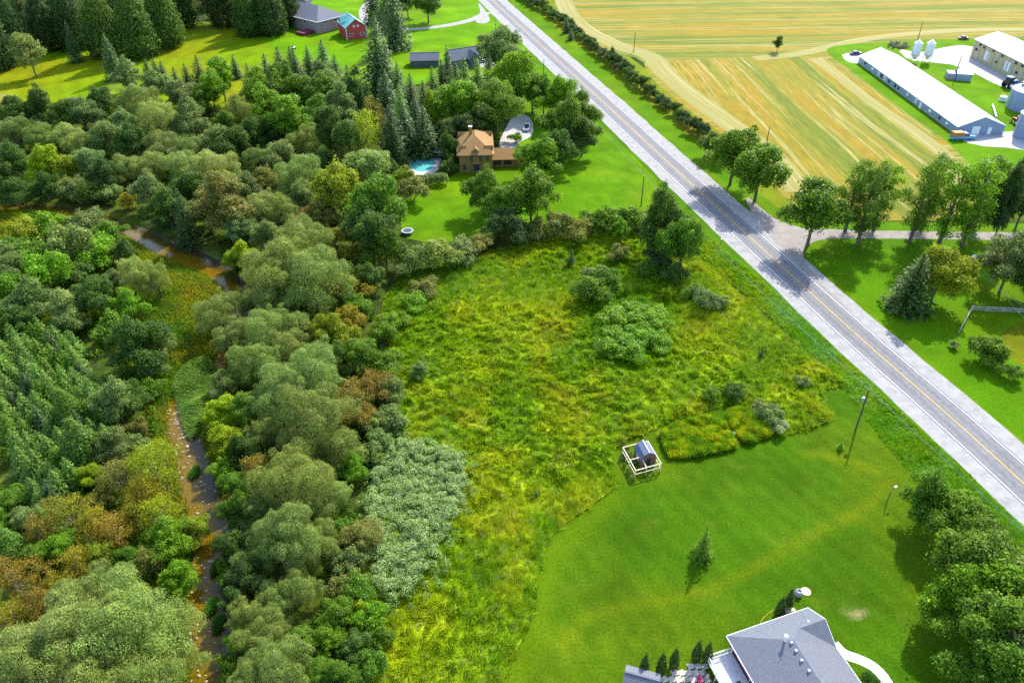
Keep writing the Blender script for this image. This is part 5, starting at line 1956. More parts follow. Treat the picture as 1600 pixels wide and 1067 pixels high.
# --- tan brick house
def brick_house():
    a = Vector((-16.3, 217.8, 0))
    t = empty('brick_house', (-10.9, 225.9, 0), 'two storey tan brick house with an orange brown hip roof', 'house', None, rad(3))
    L, Wd, wh = 9.6, 15.4, 5.6
    wall_box(t, rect(L, Wd), -.2, wh, BRICKT)
    X, Y, ze, zr = L / 2 + .65, Wd / 2 + .65, wh - .08, wh + 3.6
    ry = 2.2
    fs = [[(-X, -Y, ze), (X, -Y, ze), (0, -ry, zr)], [(X, Y, ze), (-X, Y, ze), (0, ry, zr)], [(X, -Y, ze), (X, Y, ze), (0, ry, zr), (0, -ry, zr)], [(-X, Y, ze), (-X, -Y, ze), (0, -ry, zr), (0, ry, zr)]]
    r = slab_from_faces('roof', fs, SHINGO, t, .2)
    # dormers: one to the front, two on each flank
    for x, y, rz, w in ((0, -Y + 1.5, 0, 1.7), (X - 1.0, -Y + 2.6, rad(90), 1.2), (X - 1.0, Y - 2.6, rad(90), 1.2), (-X + 1.0, -Y + 2.6, rad(-90), 1.2), (-X + 1.0, Y - 2.6, rad(-90), 1.2)):
        c, s = math.cos(rz), math.sin(rz)

        def q(px, py, pz):
            return (x + px * c - py * s, y + px * s + py * c, pz)
        zb = wh + .15
        mb = MB()
        mb.face([q(-w / 2, -.5, zb), q(w / 2, -.5, zb), q(w / 2, -.5, zb + .8), q(0, -.5, zb + 1.5), q(-w / 2, -.5, zb + .8)])
        for sx in (-1, 1):
            mb.face([q(sx * w / 2, -.5, zb), q(sx * w / 2, 1.6, zb + .8), q(sx * w / 2, -.5, zb + .8)])
        d = mb.build('dormer', BRICKT, r)
        mb = MB()
        for sx in (-1, 1):
            mb.face([q(sx * (w / 2 + .25), -.75, zb + .62), q(0, -.75, zb + 1.62), q(0, 2.0, zb + 1.62), q(sx * (w / 2 + .25), 1.2, zb + .62)])
        mb.build('dormer_roof', SHINGO, r)
    mb = MB()
    mb.box((-1.3, 1.2, wh + 2.0), (.9, .9, 2.9))
    ch = mb.build('chimney', BRICKT, t)
    mb = MB()
    mb.box((-1.3, 1.2, wh + 4.9), (1.1, 1.1, .15))
    mb.build('cap', WHITE, ch)
    for x, z, w, h in ((-1.2, 3.5, .9, 1.5), (1.5, 3.5, .9, 1.5), (.2, .5, 2.0, 2.3), (-3.3, .9, .9, 1.5), (3.4, 3.6, .9, 1.4)):
        opening(t, (x, -Wd / 2), (1, 0), w, h, z, frame=mat('brown_trim', (.10, .05, .03), .6, 2, .2))
    mb = MB()
    mb.face([(-.9, -Wd / 2 - .9, 2.9), (1.3, -Wd / 2 - .9, 2.9), (1.3, -Wd / 2, 3.35), (-.9, -Wd / 2, 3.35)])
    for sx in (-.8, 1.2):
        mb.box((sx, -Wd / 2 - .8, 0), (.14, .14, 2.9))
    mb.build('porch', SHINGO, t)
    # garage wing on the road side
    t2 = [(L / 2, -Wd / 2 + 3.6), (L / 2 + 9.2, -Wd / 2 + 3.6), (L / 2 + 9.2, -Wd / 2 + 10.5), (L / 2, -Wd / 2 + 10.5)]
    wall_box(t, t2, -.2, 2.7, BRICKT, 'garage_wing')
    y0, y1, ym = -Wd / 2 + 3.0, -Wd / 2 + 11.1, -Wd / 2 + 7.0
    fs = [[(L / 2 + .02, y0, 2.5), (L / 2 + 9.7, y0, 2.5), (L / 2 + 9.7, ym, 4.6), (L / 2 + .02, ym, 4.6)], [(L / 2 + 9.7, y1, 2.5), (L / 2 + .02, y1, 2.5), (L / 2 + .02, ym, 4.6), (L / 2 + 9.7, ym, 4.6)]]
    slab_from_faces('garage_roof', fs, SHINGO, t, .15)
    for x in (L / 2 + 1.6, L / 2 + 4.6):
        opening(t, (x, -Wd / 2 + 3.6), (1, 0), 2.2, 1.6, .7, DARK, mat('brown_trim', (.1, .05, .03)), 'window')
    gutter(t, [(-X, -Y, ze - .1), (X, -Y, ze - .1)], mat('brown_trim', (.1, .05, .03)))


brick_house()


def pool():
    c = G(661, 257)
    t = empty('swimming_pool', (c.x, c.y, 0), 'turquoise oval swimming pool with a pale stone surround', 'pool')
    rx, ry = 3.6, 5.6
    mb = MB()
    n = 40
    ring = lambda k, z: [(rx * k * math.cos(i / n * 6.2832), ry * k * math.sin(i / n * 6.2832), z) for i in range(n)]
    inn, out = ring(1.0, .10), ring(1.55, .08)
    for i in range(n):
        j = (i + 1) % n
        mb.face([inn[i], out[i], out[j], inn[j]])
        mb.face([(inn[i][0], inn[i][1], -.6), inn[i], inn[j], (inn[j][0], inn[j][1], -.6)])
        mb.face([out[i], (out[i][0], out[i][1], -.05), (out[j][0], out[j][1], -.05), out[j]])
    mb.build('surround', mat('pool_paving', (.46, .40, .37), .85, 1.2, .2), t)
    mb = MB()
    mb.face(ring(1.0, .055))
    m, tt, p, N, L = newmat('pool_water')
    p.inputs['Base Color'].default_value = (.10, .40, .37, 1)
    p.inputs['Roughness'].default_value = .08
    mb.build('water', m, t)
    mb = MB()
    mb.box((-.3, 5.9, .08), (.6, 1.6, .35))
    mb.box((-.3, 4.9, .42), (.5, 2.4, .08))
    mb.build('diving_board', WHITE, t)
    # patio table under its parasol, on the paving
    g = G(688, 246)
    u = empty('patio_parasol', g, 'small parasol and table beside the pool', 'parasol')
    mb = MB()
    mb.tube([(0, 0, 0), (0, 0, 2.6)], .05, 6)
    mb.build('pole', WHITE, u)
    mb = MB()
    mb.lathe([(1.9, 1.95), (.9, 2.25), (.02, 2.6)], n=8)
    mb.build('canopy', mat('pale_blue_cloth', (.55, .66, .76), .8, 2, .08), u)
    mb = MB()
    mb.lathe([(.7, .70), (.7, .75), (0, .76)], n=14)
    mb.build('table_top', WHITE, u)
    g = G(637, 365)
    tr = empty('trampoline', g, 'round trampoline at the edge of the brick house lawn', 'trampoline')
    mb = MB()
    mb.lathe([(1.2, .86), (1.2, .90), (1.5, .90), (1.5, .84), (1.2, .86)], n=24)
    mb.build('padding', mat('blue_white_pad', (.36, .42, .58), .6, 1, .1), tr)
    mb = MB()
    mb.lathe([(1.2, .87), (0, .85)], n=24)
    mb.build('mat', DARK, tr)
    for k in range(6):
        a = k / 6 * 6.283
        mb = MB()
        mb.tube([(1.4 * math.cos(a), 1.4 * math.sin(a), 0), (1.4 * math.cos(a), 1.4 * math.sin(a), .86)], .05, 6)
        mb.build('leg', GALV, tr)


pool()


# --- houses at the far side
def far_places():
    b0, b1 = G(498.7, 53.7), G(535.6, 43.7)
    ax = (b1 - b0).normalized()
    rz = math.atan2(ax.y, ax.x)
    L, Wd = 15.5, 30.0
    n = Vector((-ax.y, ax.x, 0))
    mid = b0 + ax * L / 2 + n * Wd / 2
    t = hip_house('far_bungalow', 'pinkish brick house with a grey hip roof beyond the hay field', 'house', mid, rz, L, Wd, 5.4, 4.0, BRICKP, SHING, .7, 1)
    ch = [c for c in t.children if c.name.startswith('roof')][0]
    bpy.data.objects.remove(ch)
    X, Y, ze, zr = L / 2 + .7, Wd / 2 + .7, 5.3, 9.6
    fs = [[(-X, -Y, ze), (X, -Y, ze), (0, -Y + X, zr)], [(X, Y, ze), (-X, Y, ze), (0, Y - X, zr)], [(X, -Y, ze), (X, Y, ze), (0, Y - X, zr), (0, -Y + X, zr)], [(-X, Y, ze), (-X, -Y, ze), (0, -Y + X, zr), (0, Y - X, zr)]]
    slab_from_faces('roof', fs, SHING, t, .25)
    gutter(t, [(-X, Y, ze - .1), (-X, -Y, ze - .1), (X, -Y, ze - .1), (X, Y, ze - .1)], WHITE, .3)
    for x, w in ((-3.2, 1.3), (2.6, 1.6), (5.8, 1.2)):
        opening(t, (x, -Wd / 2), (1, 0), w, 1.3, 3.4)
    for x, w in ((-2.6, 1.8), (3.5, 1.4)):
        opening(t, (x, -Wd / 2), (1, 0), w, 1.1, .9)
    for y in (4, 9):
        opening(t, (-L / 2, -Wd / 2 + y), (0, -1), 1.4, 1.3, 3.2)
    mb = MB()
    mb.box((-L / 2 - 3.5, -Wd / 2 + 5, 0), (6.5, 5, 1.2))
    mb.build('deck', mat('maroon_deck', (.16, .025, .05), .8, 1, .2), t)
    b0, b1 = G(543, 63.7), G(574, 60)
    ax = (b1 - b0).normalized()
    n = Vector((-ax.y, ax.x, 0))
    mid = (b0 + b1) / 2 + n * 7
    rs = gable_house('red_garage', 'red board garage with a teal metal roof', 'garage', mid, math.atan2(ax.y, ax.x) + rad(90), 13, (b1 - b0).length, 5.2, 3.2, REDBOARD, TEAL, .5)
    Wr = (b1 - b0).length
    for y in (-2.4, 2.4):
        opening(rs, (-6.5, y), (0, -1), 1.8, 1.2, 1.4)
    for y in (-.9, 0.9):
        opening(rs, (-6.5, y), (0, -1), .9, .9, 5.0, mat('cream', (.6, .5, .42)))
    mb = MB()
    mb.beam((-6.55, -Wr / 2, 0), (-6.55, -Wr / 2, 5.2), .22)
    mb.build('corner_board', WHITE, rs)
    mb = MB()
    mb.beam((-6.55, Wr / 2, 0), (-6.55, Wr / 2, 5.2), .22)
    mb.build('corner_board', WHITE, rs)
    # cross gable dormer
    mb = MB()
    mb.face([(1.0, 5.0, 5.0), (3.0, 3.0, 9.0), (1.0, .2, 8.5)])
    fs = [[(-1.0, 4.9, 5.6), (1.5, 4.9, 8.0), (1.5, .1, 8.55), (-1.0, 1.6, 7.3)], [(4.0, 4.9, 5.6), (1.5, 4.9, 8.0), (1.5, .1, 8.55), (4.0, 1.6, 7.3)]]
    slab_from_faces('dormer_roof', fs, TEAL, rs, .12)
    gs = gable_house('garden_shed', 'small grey garden shed on the far lawn', 'shed', G(430, 46), rad(85), 4.2, 3.6, 2.6, 1.0, mat('grey_boards', (.25, .25, .28), .8, 1, .15), SHING, .2)
    opening(gs, (-2.1, 0), (0, -1), 1.2, 1.9, 0, DARK, WHITE, 'door')
    tk = empty('propane_tank', G(416, 49), 'white tank standing beside the small grey garden shed', 'tank')
    mb = MB()
    mb.lathe([(0, -.2), (1.3, .0), (1.55, .6), (1.55, 1.9), (1.2, 2.5), (.3, 2.8), (0, 2.8)], n=20)
    mb.build('body', WHITE, tk, True)
    mb = MB()
    mb.lathe([(.4, 2.78), (.4, 3.0), (0, 3.02)], n=12)
    mb.build('hatch', DARK, tk)
    ls = gable_house('long_shed', 'long grey-roofed shed above the conifer stand', 'shed', G(663, 105) + Vector((0, 3, 0)), rad(4), 11, 6.6, 2.7, 2.0, GREENS, SHING, .4)
    ct = gable_house('green_cottage', 'dark green cottage with grey gabled roofs and white trim', 'cottage', G(722, 107) + Vector((0, 5, 0)), rad(28), 12, 7.5, 3.4, 3.0, GREENS, SHING, .5)
    fs = [[(0, -6.3, 3.3), (2.5, -6.3, 5.9), (2.5, -.2, 5.9), (0, -2.4, 3.6)], [(5, -6.3, 3.3), (2.5, -6.3, 5.9), (2.5, -.2, 5.9), (5, -2.4, 3.6)]]
    slab_from_faces('gable_roof', fs, SHING, ct, .14)
    mb = MB()
    mb.face([(.4, -5.9, -.1), (4.6, -5.9, -.1), (4.6, -5.9, 3.4), (2.5, -5.9, 5.6), (.4, -5.9, 3.4)])
    for x in (.4, 4.6):
        mb.face([(x, -5.9, -.1), (x, -3.7, -.1), (x, -3.7, 3.4), (x, -5.9, 3.4)])
    mb.build('gable_wing', GREENS, ct)
    opening(ct, (2.5, -5.9), (1, 0), 1.1, 1.5, 3.2)
    opening(ct, (-3.4, -3.75), (1, 0), 1.6, 1.3, 1.1)
    ow = gable_house('woodland_hut', 'pale grey hut in the trees behind the pink brick house', 'shed', G(478, 10), rad(70), 5, 4, 3.0, 1.2, mat('grey_boards', (.3, .3, .33), .8, 1, .1), SHING, .2)


far_places()


# --- near house with the grey roof
def near_house():
    t = empty('near_house', (36, 58, 0), 'maroon brick house with a grey shingle hip roof and deck', 'house')
    o = Vector((36, 58, 0))
    z3, z5 = 3.0, 5.5
    P0, P1, P2 = G(1135.5, 993, z3), G(1262.4, 949, z3), G(1289.5, 966.6, 4.8)
    P3, W1 = G(1306.5, 1010.5, z3), G(1249.7, 981, 4.8)
    R1, R2 = G(1239.6, 999.5, z5), G(1281, 1063, z5)
    ax = (R2 - R1).normalized()
    R2 = R1 + ax * 8.0
    P4 = P3 + ax * 13.5
    P5 = P0 + ax * 15.0
    R3 = R1 + ax * 9.5
    loc = lambda p: tuple(Vector(p) - o)
    fs = [[P0, P1, R1], [P1, W1, R1], [P1, P2, W1], [P2, P3, W1], [W1, P3, R1], [P3, P4, R3, R1], [P0, R1, R3, P5], [P4, P5, R3]]
    fs = [[loc(p) for p in f] for f in fs]
    rf = slab_from_faces('roof', fs, SHING, t, .2)
    mb = MB()
    for a, b in ((P0, P1), (P3, P4), (P5, P0), (P1, P2), (P2, P3)):
        mb.beam(Vector(loc(a)) - Vector((0, 0, .12)), Vector(loc(b)) - Vector((0, 0, .12)), .14, .2)
    mb.build('fascia', WHITE, t)
    mid = (P0 + P1 + P3 + P4 + P5) / 5
    c = [p.lerp(mid, .07) for p in (P0, P1, P3, P4, P5)]
    cc = [Vector(loc(p)) for p in c]
    wall_box(t, [(p.x, p.y) for p in cc], -.2, 2.85, BRICKM)
    # gable wall of the wing
    q = P2.lerp(W1, .08)
    mb = MB()
    a, b = P1.lerp(P3, .04) - Vector((.3, .1, 0)), P3.lerp(P1, .04) - Vector((.3, 0, 0))
    mb.face([loc((a.x, a.y, 2.7)), loc((b.x, b.y, 2.7)), loc((q.x, q.y, 4.55))])
    mb.build('gable', BRICKM, t)
    # small roof furniture
    def on_west(u, v):
        return Vector(loc(P0.lerp(P5, v).lerp(R1.lerp(R3, v), u)))

    def on_north(u, v):
        return Vector(loc(P1.lerp(P2, u).lerp(R1.lerp(W1, u), v)))
    for u, v in ((.93, .17), (.92, .31), (.93, .46), (.94, .05)):
        p = on_west(u, v)
        mb = MB()
        mb.box((p.x, p.y, p.z - .1), (.34, .34, .34), .3, 0, .85)
        mb.build('roof_vent', mat('vent_grey', (.40, .42, .48), .5, 1, .1), rf)
    p = Vector(loc(G(1263, 971.5, 4.3)))
    mb = MB()
    mb.box((p.x, p.y, p.z - .1), (.34, .34, .3), .3, 0, .85)
    mb.build('roof_vent', mat('vent_grey', (.40, .42, .48), .5, 1, .1), rf)
    p = on_west(.86, .02)
    mb = MB()
    mb.tube([p - Vector((0, 0, .2)), p + Vector((0, 0, 1.0))], .13, 10)
    mb.lathe([(.26, 0), (.26, .12), (0, .2)], tuple(p + Vector((0, 0, 1.0))), 12)
    mb.build('flue', WHITE, rf)
    p = on_west(.80, .10)
    mb = MB()
    mb.tube([p - Vector((0, 0, .1)), p + Vector((0, 0, 1.1))], .03, 6)
    mb.tube([p + Vector((-.25, 0, 1.3)), p + Vector((0, 0, .9)), p + Vector((.25, 0, 1.3))], .025, 5)
    mb.build('aerial', GALV, rf)
    # windows and patio door on the deck side
    d = (Vector(loc(P0)) - Vector(loc(P5))).normalized()
    base0, base1 = cc[0], cc[4]
    for f, w, h, z, nm in ((.18, 1.2, 1.1, 1.5, 'window'), (.42, 1.8, 2.0, .75, 'patio_door'), (.7, 1.2, 1.1, 1.5, 'window')):
        p = base0.lerp(base1, f)
        dd = (base1 - base0).normalized()
        opening(t, (p.x, p.y), (-dd.x, -dd.y), w, h, z)
    # deck
    dz = 1.0
    D0, D1 = G(1104.6, 1022, dz), G(1146, 1010, dz)
    D0 = G(1105, 1031, dz)
    D1 = G(1143, 1018, dz)
    D2, D3 = D1 + ax * 9.5, D0 + ax * 9.5
    mb = MB()
    for a, b in ((D0, D1), (D1, D2), (D2, D3), (D3, D0)):
        mb.face([loc((a.x, a.y, dz - .25)), loc((b.x, b.y, dz - .25)), loc(b), loc(a)])
    mb.face([loc(p) for p in (D0, D1, D2, D3)])
    dk = mb.build('deck', DECKM, t)
    for p in (D0, D1, D3, D0.lerp(D3, .5), D0.lerp(D3, .25), D0.lerp(D3, .75)):
        mb = MB()
        a = Vector(loc(p))
        mb.beam((a.x, a.y, -.1), (a.x, a.y, dz + 1.02), .12)
        mb.build('deck_post', WHITE, t)
    for a, b in ((D1, D0), (D0, D3)):
        a, b = Vector(loc(a)), Vector(loc(b))
        mb = MB()
        for z in (1.0, .12):
            mb.beam(a + Vector((0, 0, z)), b + Vector((0, 0, z)), .12 if z > .5 else .07, .06)
        n = int((b - a).length / .22)
        for i in range(1, n):
            q = a.lerp(b, i / n)
            mb.beam(q + Vector((0, 0, .12)), q + Vector((0, 0, 1.0)), .04)
        mb.build('railing', WHITE, t)
    # doormat lying on the deck
    p = D1.lerp(D2, .45) + (D0 - D1) * .35
    mb = MB()
    mb.box((0, 0, 0), (.8, .55, .03))
    tag(mb.build('doormat', DARK, None, loc=(p.x, p.y, dz + .004), rz=rad(-70)), 'dark doormat lying on the pale deck', 'mat')
    # patio of separate slabs
    patio = empty('patio', (0, 0, 0), None, None)
    patio['kind'] = 'structure'
    poly = [G(*p) for p in ((1022, 1062), (1040, 1052), (1062, 1045), (1075, 1040), (1103, 1040), (1125, 1100), (1040, 1130), (1010, 1100))]
    r = random.Random(2)
    mats_ = []
    for i in range(-14, 14):
        for j in range(-14, 14):
            x, y = 22 + i * .92 + (j % 2) * .4, 55.5 + j * .92
            if in_poly(np.array([x]), np.array([y]), poly)[0]:
                mb = MB()
                mb.box((0, 0, 0), (.86 * r.uniform(.9, 1), .86 * r.uniform(.9, 1), .05 + r.uniform(0, .015)))
                s = mb.build('paving_slab', PAVE, patio, loc=(x, y, .012), rz=rad(18) + r.uniform(-.03, .03))
    # shed at the edge of the patio
    sh = gable_house('patio_shed', 'small grey-roofed shed at the corner of the patio', 'shed', G(1000, 1076), rad(-17), 4.0, 2.6, 2.1, .7, WHITE, SHING, .2)
    # chairs
    for px, py, rz, c, lb in ((1093, 1066, .4, (.55, .02, .14), 'magenta patio chair on the stone paving'), (1074, 1064, 2.0, (.2, .2, .22), 'dark grey patio chair on the stone paving'), (1104, 1058, 1.2, (.12, .12, .14), 'charcoal patio chair beside the deck')):
        g = G(px, py)
        ch = empty('patio_chair', (g.x, g.y, .07), lb, 'chair', None, rz)
        m = mat('chair_' + lb.split()[0], c, .7, 2, .1)
        mb = MB()
        mb.box((0, 0, .40), (.55, .55, .06))
        mb.build('seat', m, ch)
        mb = MB()
        mb.beam((0, .27, .42), (0, .42, 1.0), .55, .05)
        mb.build('backrest', m, ch)
        for sx in (-.25, .25):
            for sy in (-.25, .25):
                mb = MB()
                mb.beam((sx, sy, 0), (sx, sy, .41), .04)
                mb.build('leg', GALV, ch)


near_house()


# --- coop inside its wooden pen
def coop():
    h = 1.75
    A, C, D = G(973.4, 699, h), G(993.3, 735, h), G(1033.2, 724, h)
    E = A + (D - C)
    I0 = A.lerp(C, .55)
    I1 = I0 + (D - C) * .43
    I2 = C + (D - C) * .43
    t = empty('wooden_pen', ((A.x + D.x) / 2, (A.y + D.y) / 2, 0), 'open pen of pale new lumber around the dark coop', 'pen')
    o = t.location
    L = lambda p, z=None: Vector((p.x - o.x, p.y - o.y, p.z if z is None else z))
    for a, b in ((A, C), (C, D), (D, E), (A, E), (I0, I1), (I1, I2)):
        mb = MB()
        mb.beam(L(a), L(b), .12, .10)
        mb.build('top_rail', LUMBER, t)
    for a, b in ((A, C), (C, D), (D, E)):
        mb = MB()
        mb.beam(L(a, .85), L(b, .85), .08, .08)
        mb.build('mid_rail', LUMBER, t)
    for p in (A, C, D, E, I0, I1, I2, C.lerp(D, .75), A.lerp(C, .28)):
        mb = MB()
        mb.beam(L(p, -.1), L(p, h - .02), .12)
        mb.build('post', LUMBER, t)
    mb = MB()
    mb.beam(L(I1, h), L(I1 + Vector((-.5, .6, 0)), .1), .09)
    mb.build('brace', LUMBER, t)
    # coop with a barn-shaped roof
    zr = 3.1
    r0, r1 = G(1015.3, 707.4, zr), G(1004.3, 687.5, zr)
    ax = (r1 - r0).normalized()
    n = Vector((-ax.y, ax.x, 0))
    Lg = (r1 - r0).length
    mid = (r0 + r1) / 2
    k = empty('chicken_coop', (mid.x, mid.y, 0), 'dark coop with a slate blue gambrel roof inside the wooden pen', 'coop', None, math.atan2(ax.y, ax.x))
    w = 2.7
    brown = mat('brown_boards', (.15, .09, .06), .85, 2, .3)
    mb = MB()
    for s in (-1, 1):
        x = s * (Lg / 2 - .12)
        mb.face([(x, -w / 2, 0), (x, w / 2, 0), (x, w / 2, 1.75), (x, w * .32, 2.6), (x, 0, 3.0), (x, -w * .32, 2.6), (x, -w / 2, 1.75)])
        mb.face([(-Lg / 2 + .12, s * w / 2, 0), (Lg / 2 - .12, s * w / 2, 0), (Lg / 2 - .12, s * w / 2, 1.75), (-Lg / 2 + .12, s * w / 2, 1.75)])
    mb.build('wall', brown, k)
    X = Lg / 2
    slate = mat('slate_blue', (.10, .125, .20), .7, 5, .25, .3, bump=.2)
    fs = []
    for s in (-1, 1):
        fs.append([(-X, s * (w / 2 + .12), 1.7), (X, s * (w / 2 + .12), 1.7), (X, s * w * .34, 2.66), (-X, s * w * .34, 2.66)])
        fs.append([(-X, s * w * .34, 2.66), (X, s * w * .34, 2.66), (X, 0, 3.1), (-X, 0, 3.1)])
    rf = slab_from_faces('roof', fs, slate, k, .07)
    mb = MB()
    mb.beam((-X, 0, 3.12), (X, 0, 3.12), .12, .05)
    mb.build('ridge_cap', WHITE, rf)
    opening(k, (-Lg / 2 + .12, 0), (0, -1), .9, 1.7, .1, DARK, brown, 'door')
    opening(k, (0, w / 2), (-1, 0), .8, .6, .9)


coop()


# --- poles, wires and lamps
def utility_pole(px, py, h, lb, group, transformer=True):
    g = G(px, py)
    t = empty('utility_pole', g, lb, 'pole', group, rad(-20))
    mb = MB()
    mb.tube([(0, 0, -.3), (0, 0, h)], [.17, .11], 8)
    mb.build('pole', WOODP, t)
    mb = MB()
    mb.tube([(0, 0, h), (0, 0, h + .3)], .05, 6)
    mb.build('insulator', WHITE, t)
    if transformer:
        mb = MB()
        mb.lathe([(0, 0), (.26, .02), (.28, .7), (.2, .8), (0, .82)], (-.4, 0, h * .72), 12)
        mb.build('transformer', GALV, t)
    return g + Vector((0, 0, h + .3))


def wire(a, b, sag, lb, r=.03):
    mb = MB()
    pts = [a.lerp(b, i / 14) - Vector((0, 0, sag * 4 * (i / 14) * (1 - i / 14))) for i in range(15)]
    mb.tube(pts, r, 4)
    tag(mb.build('power_line', GALV), lb, 'power line', 'power lines on the roadside poles')


RG = 'utility poles along the road'
tp = [utility_pole(1337, 671, 9.0, 'wooden utility pole on the near lawn beside the road', RG),
      utility_pole(1001.5, 322, 8.6, 'wooden utility pole at the corner of the brick house lawn', RG, False),
      utility_pole(849, 130, 8.6, 'wooden utility pole behind the trees near the far road', RG, False),
      utility_pole(775, 63, 8.6, 'wooden utility pole beside the far driveway mouth', RG)]
near_end = Vector((84, 40, 9))
wire(near_end, tp[0], .8, 'power line running off over the near trees')
wire(tp[0], tp[1], 1.2, 'power line spanning above the meadow verge')
wire(tp[1], tp[2], 1.2, 'power line spanning beside the brick house lawn')
wire(tp[2], tp[3], 1.0, 'power line spanning towards the far driveway')
FG = 'farm poles'
utility_pole(1195, 238, 8.0, 'wooden pole in the stubble field behind the drive trees', FG, False)
utility_pole(990, 82, 8.0, 'wooden pole at the inner corner of the stubble field', FG, False)
utility_pole(1433, 66, 8.5, 'wooden pole beside the twin feed bins', FG, False)
utility_pole(1491, 124, 8.5, 'wooden pole at the pump house', FG, False)
utility_pole(1619, 170, 8.5, 'wooden pole at the grain bins', FG, False)


def yard_lamps():
    g = G(1385, 786)
    t = empty('yard_lamp', g, 'thin yard lamp post with a pale head on the near lawn', 'lamp post')
    mb = MB()
    mb.tube([(0, 0, -.2), (0, 0, 2.6), (.3, .25, 2.85), (.8, .6, 2.95)], [.08, .07, .05, .05], 7)
    mb.build('post', WOODP, t)
    mb = MB()
    mb.box((.95, .72, 2.9), (.5, .28, .14), rad(37))
    mb.build('lamp_head', WHITE, t)
    g = G(1507, 436)
    t = empty('yard_light_pole', g, 'farmyard light on a slim pole in the shade of the trees', 'lamp post')
    mb = MB()
    mb.tube([(0, 0, -.2), (0, 0, 6.0)], [.12, .08], 7)
    mb.build('pole', WOODP, t)
    mb = MB()
    mb.lathe([(.0, .0), (.5, .05), (.55, .3), (.2, .7), (0, .75)], (.2, -.1, 5.7), 12)
    mb.build('lamp_head', mat('pale_blue_lamp', (.65, .75, .88), .4, 1, .05), t)
    a = g + Vector((0, 0, 6))
    b = G(1640, 540, 5.5)
    wire(a, b, .5, 'thin wire from the farmyard light towards the road', .014)
    wire(G(1500, 402, 6), G(1640, 505, 6), .5, 'thin wire over the shaded lawn past the dark bush', .014)


yard_lamps()


def rail_fence():
    t = empty('log_fence', G(1518, 487), 'weathered split log fence on the roadside lawn', 'fence')
    o = t.location
    pts = [G(*p) for p in ((1498, 520), (1508, 503), (1518, 485), (1541, 487), (1566, 488), (1592, 489), (1625, 491))]
    m = mat('silver_log', (.36, .33, .30), .9, 3, .3, bump=.4)
    for p in pts:
        q = p - o
        mb = MB()
        mb.tube([(q.x, q.y, -.2), (q.x, q.y, 1.35)], .11, 7)
        mb.build('post', m, t)
    for a, b in zip(pts[:-1], pts[1:]):
        for z in (.35, .75, 1.12):
            j = lambda: Vector((random.uniform(-.08, .08), random.uniform(-.08, .08), z + random.uniform(-.06, .06)))
            mb = MB()
            e = (b - a).normalized() * .25
            mb.tube([a - o - e + j(), b - o + e + j()], [.1, .075], 6)
            mb.build('rail', m, t)


rail_fence()


# --- vehicles
def car(name, lb, px, py, rz, body, L=4.8, pickup=False, load=None, s=1.0):
    g = G(px, py)
    t = empty(name, g, lb, 'truck' if pickup else 'car', None, rz)
    Wd = 1.85
    mb = MB()

    def hull(prof, y0, y1, tuck):
        k = len(mb.v)
        n = len(prof)
        for y, q in ((-Wd / 2, tuck), (Wd / 2, -tuck)):
            for x, z in prof:
                mb.v.append((x * s, (y + (q if z > .95 else 0)) * s, z * s))
        mb.f.append(tuple(k + i for i in range(n)))
        mb.f.append(tuple(k + n + i for i in reversed(range(n))))
        for i in range(n):
            j = (i + 1) % n
            mb.f.append((k + i, k + n + i, k + n + j, k + j))
        mb.m += [0] * (n + 2)
    h = L / 2
    if pickup:
        hull([(-h, .45), (h, .45), (h, .85), (h * .95, 1.0), (h * .45, 1.08), (h * .45, 1.1), (-h, 1.1)], 0, 0, 0)
    else:
        hull([(-h, .4), (h, .4), (h, .75), (h * .9, .9), (h * .5, .98), (-h * .75, 1.0), (-h, .9)], 0, 0, .0)
    b = mb.build('body', body, t)
    mb = MB()
    if pickup:
        hull([(-h * .05, 1.09), (h * .46, 1.09), (h * .25, 1.75), (0, 1.75)], 0, 0, .16)
    else:
        hull([(-h * .8, .99), (h * .5, .97), (h * .18, 1.48), (-h * .5, 1.48)], 0, 0, .18)
    cb = mb.build('cab', GLASS, t)
    mb = MB()
    if pickup:
        mb.box((h * .125 * s, 0, 1.75 * s), (h * .27 * s, 1.45 * s, .06 * s))
    else:
        mb.box((-h * .16 * s, 0, 1.48 * s), (h * .66 * s, 1.42 * s, .05 * s))
    mb.build('roof', body, t)
    if pickup:
        mb = MB()
        mb.box((-h * .52 * s, 0, 1.101 * s), (h * .85 * s, 1.5 * s, .02))
        mb.build('bed', DARK if load is None else load, t)
        if load is not None:
            mb = MB()
            mb.box((-h * .5 * s, 0, 1.12 * s), (h * .9 * s, 1.8 * s, 1.0 * s), 0, 0, .92)
            mb.build('load_box', load, t)
    for x in (-h * .62, h * .62):
        for y in (-Wd / 2 + .08, Wd / 2 - .08):
            mb = MB()
            mb.tube([(x * s, (y - .12) * s, .35 * s), (x * s, (y + .12) * s, .35 * s)], .35 * s, 14)
            w = mb.build('wheel', RUB, t)
            mb = MB()
            e = .13 if y > 0 else -.13
            mb.tube([(x * s, (y + e * .9) * s, .35 * s), (x * s, (y + e) * s, .35 * s)], .2 * s, 10)
            mb.build('rim', GALV, w)
    return t


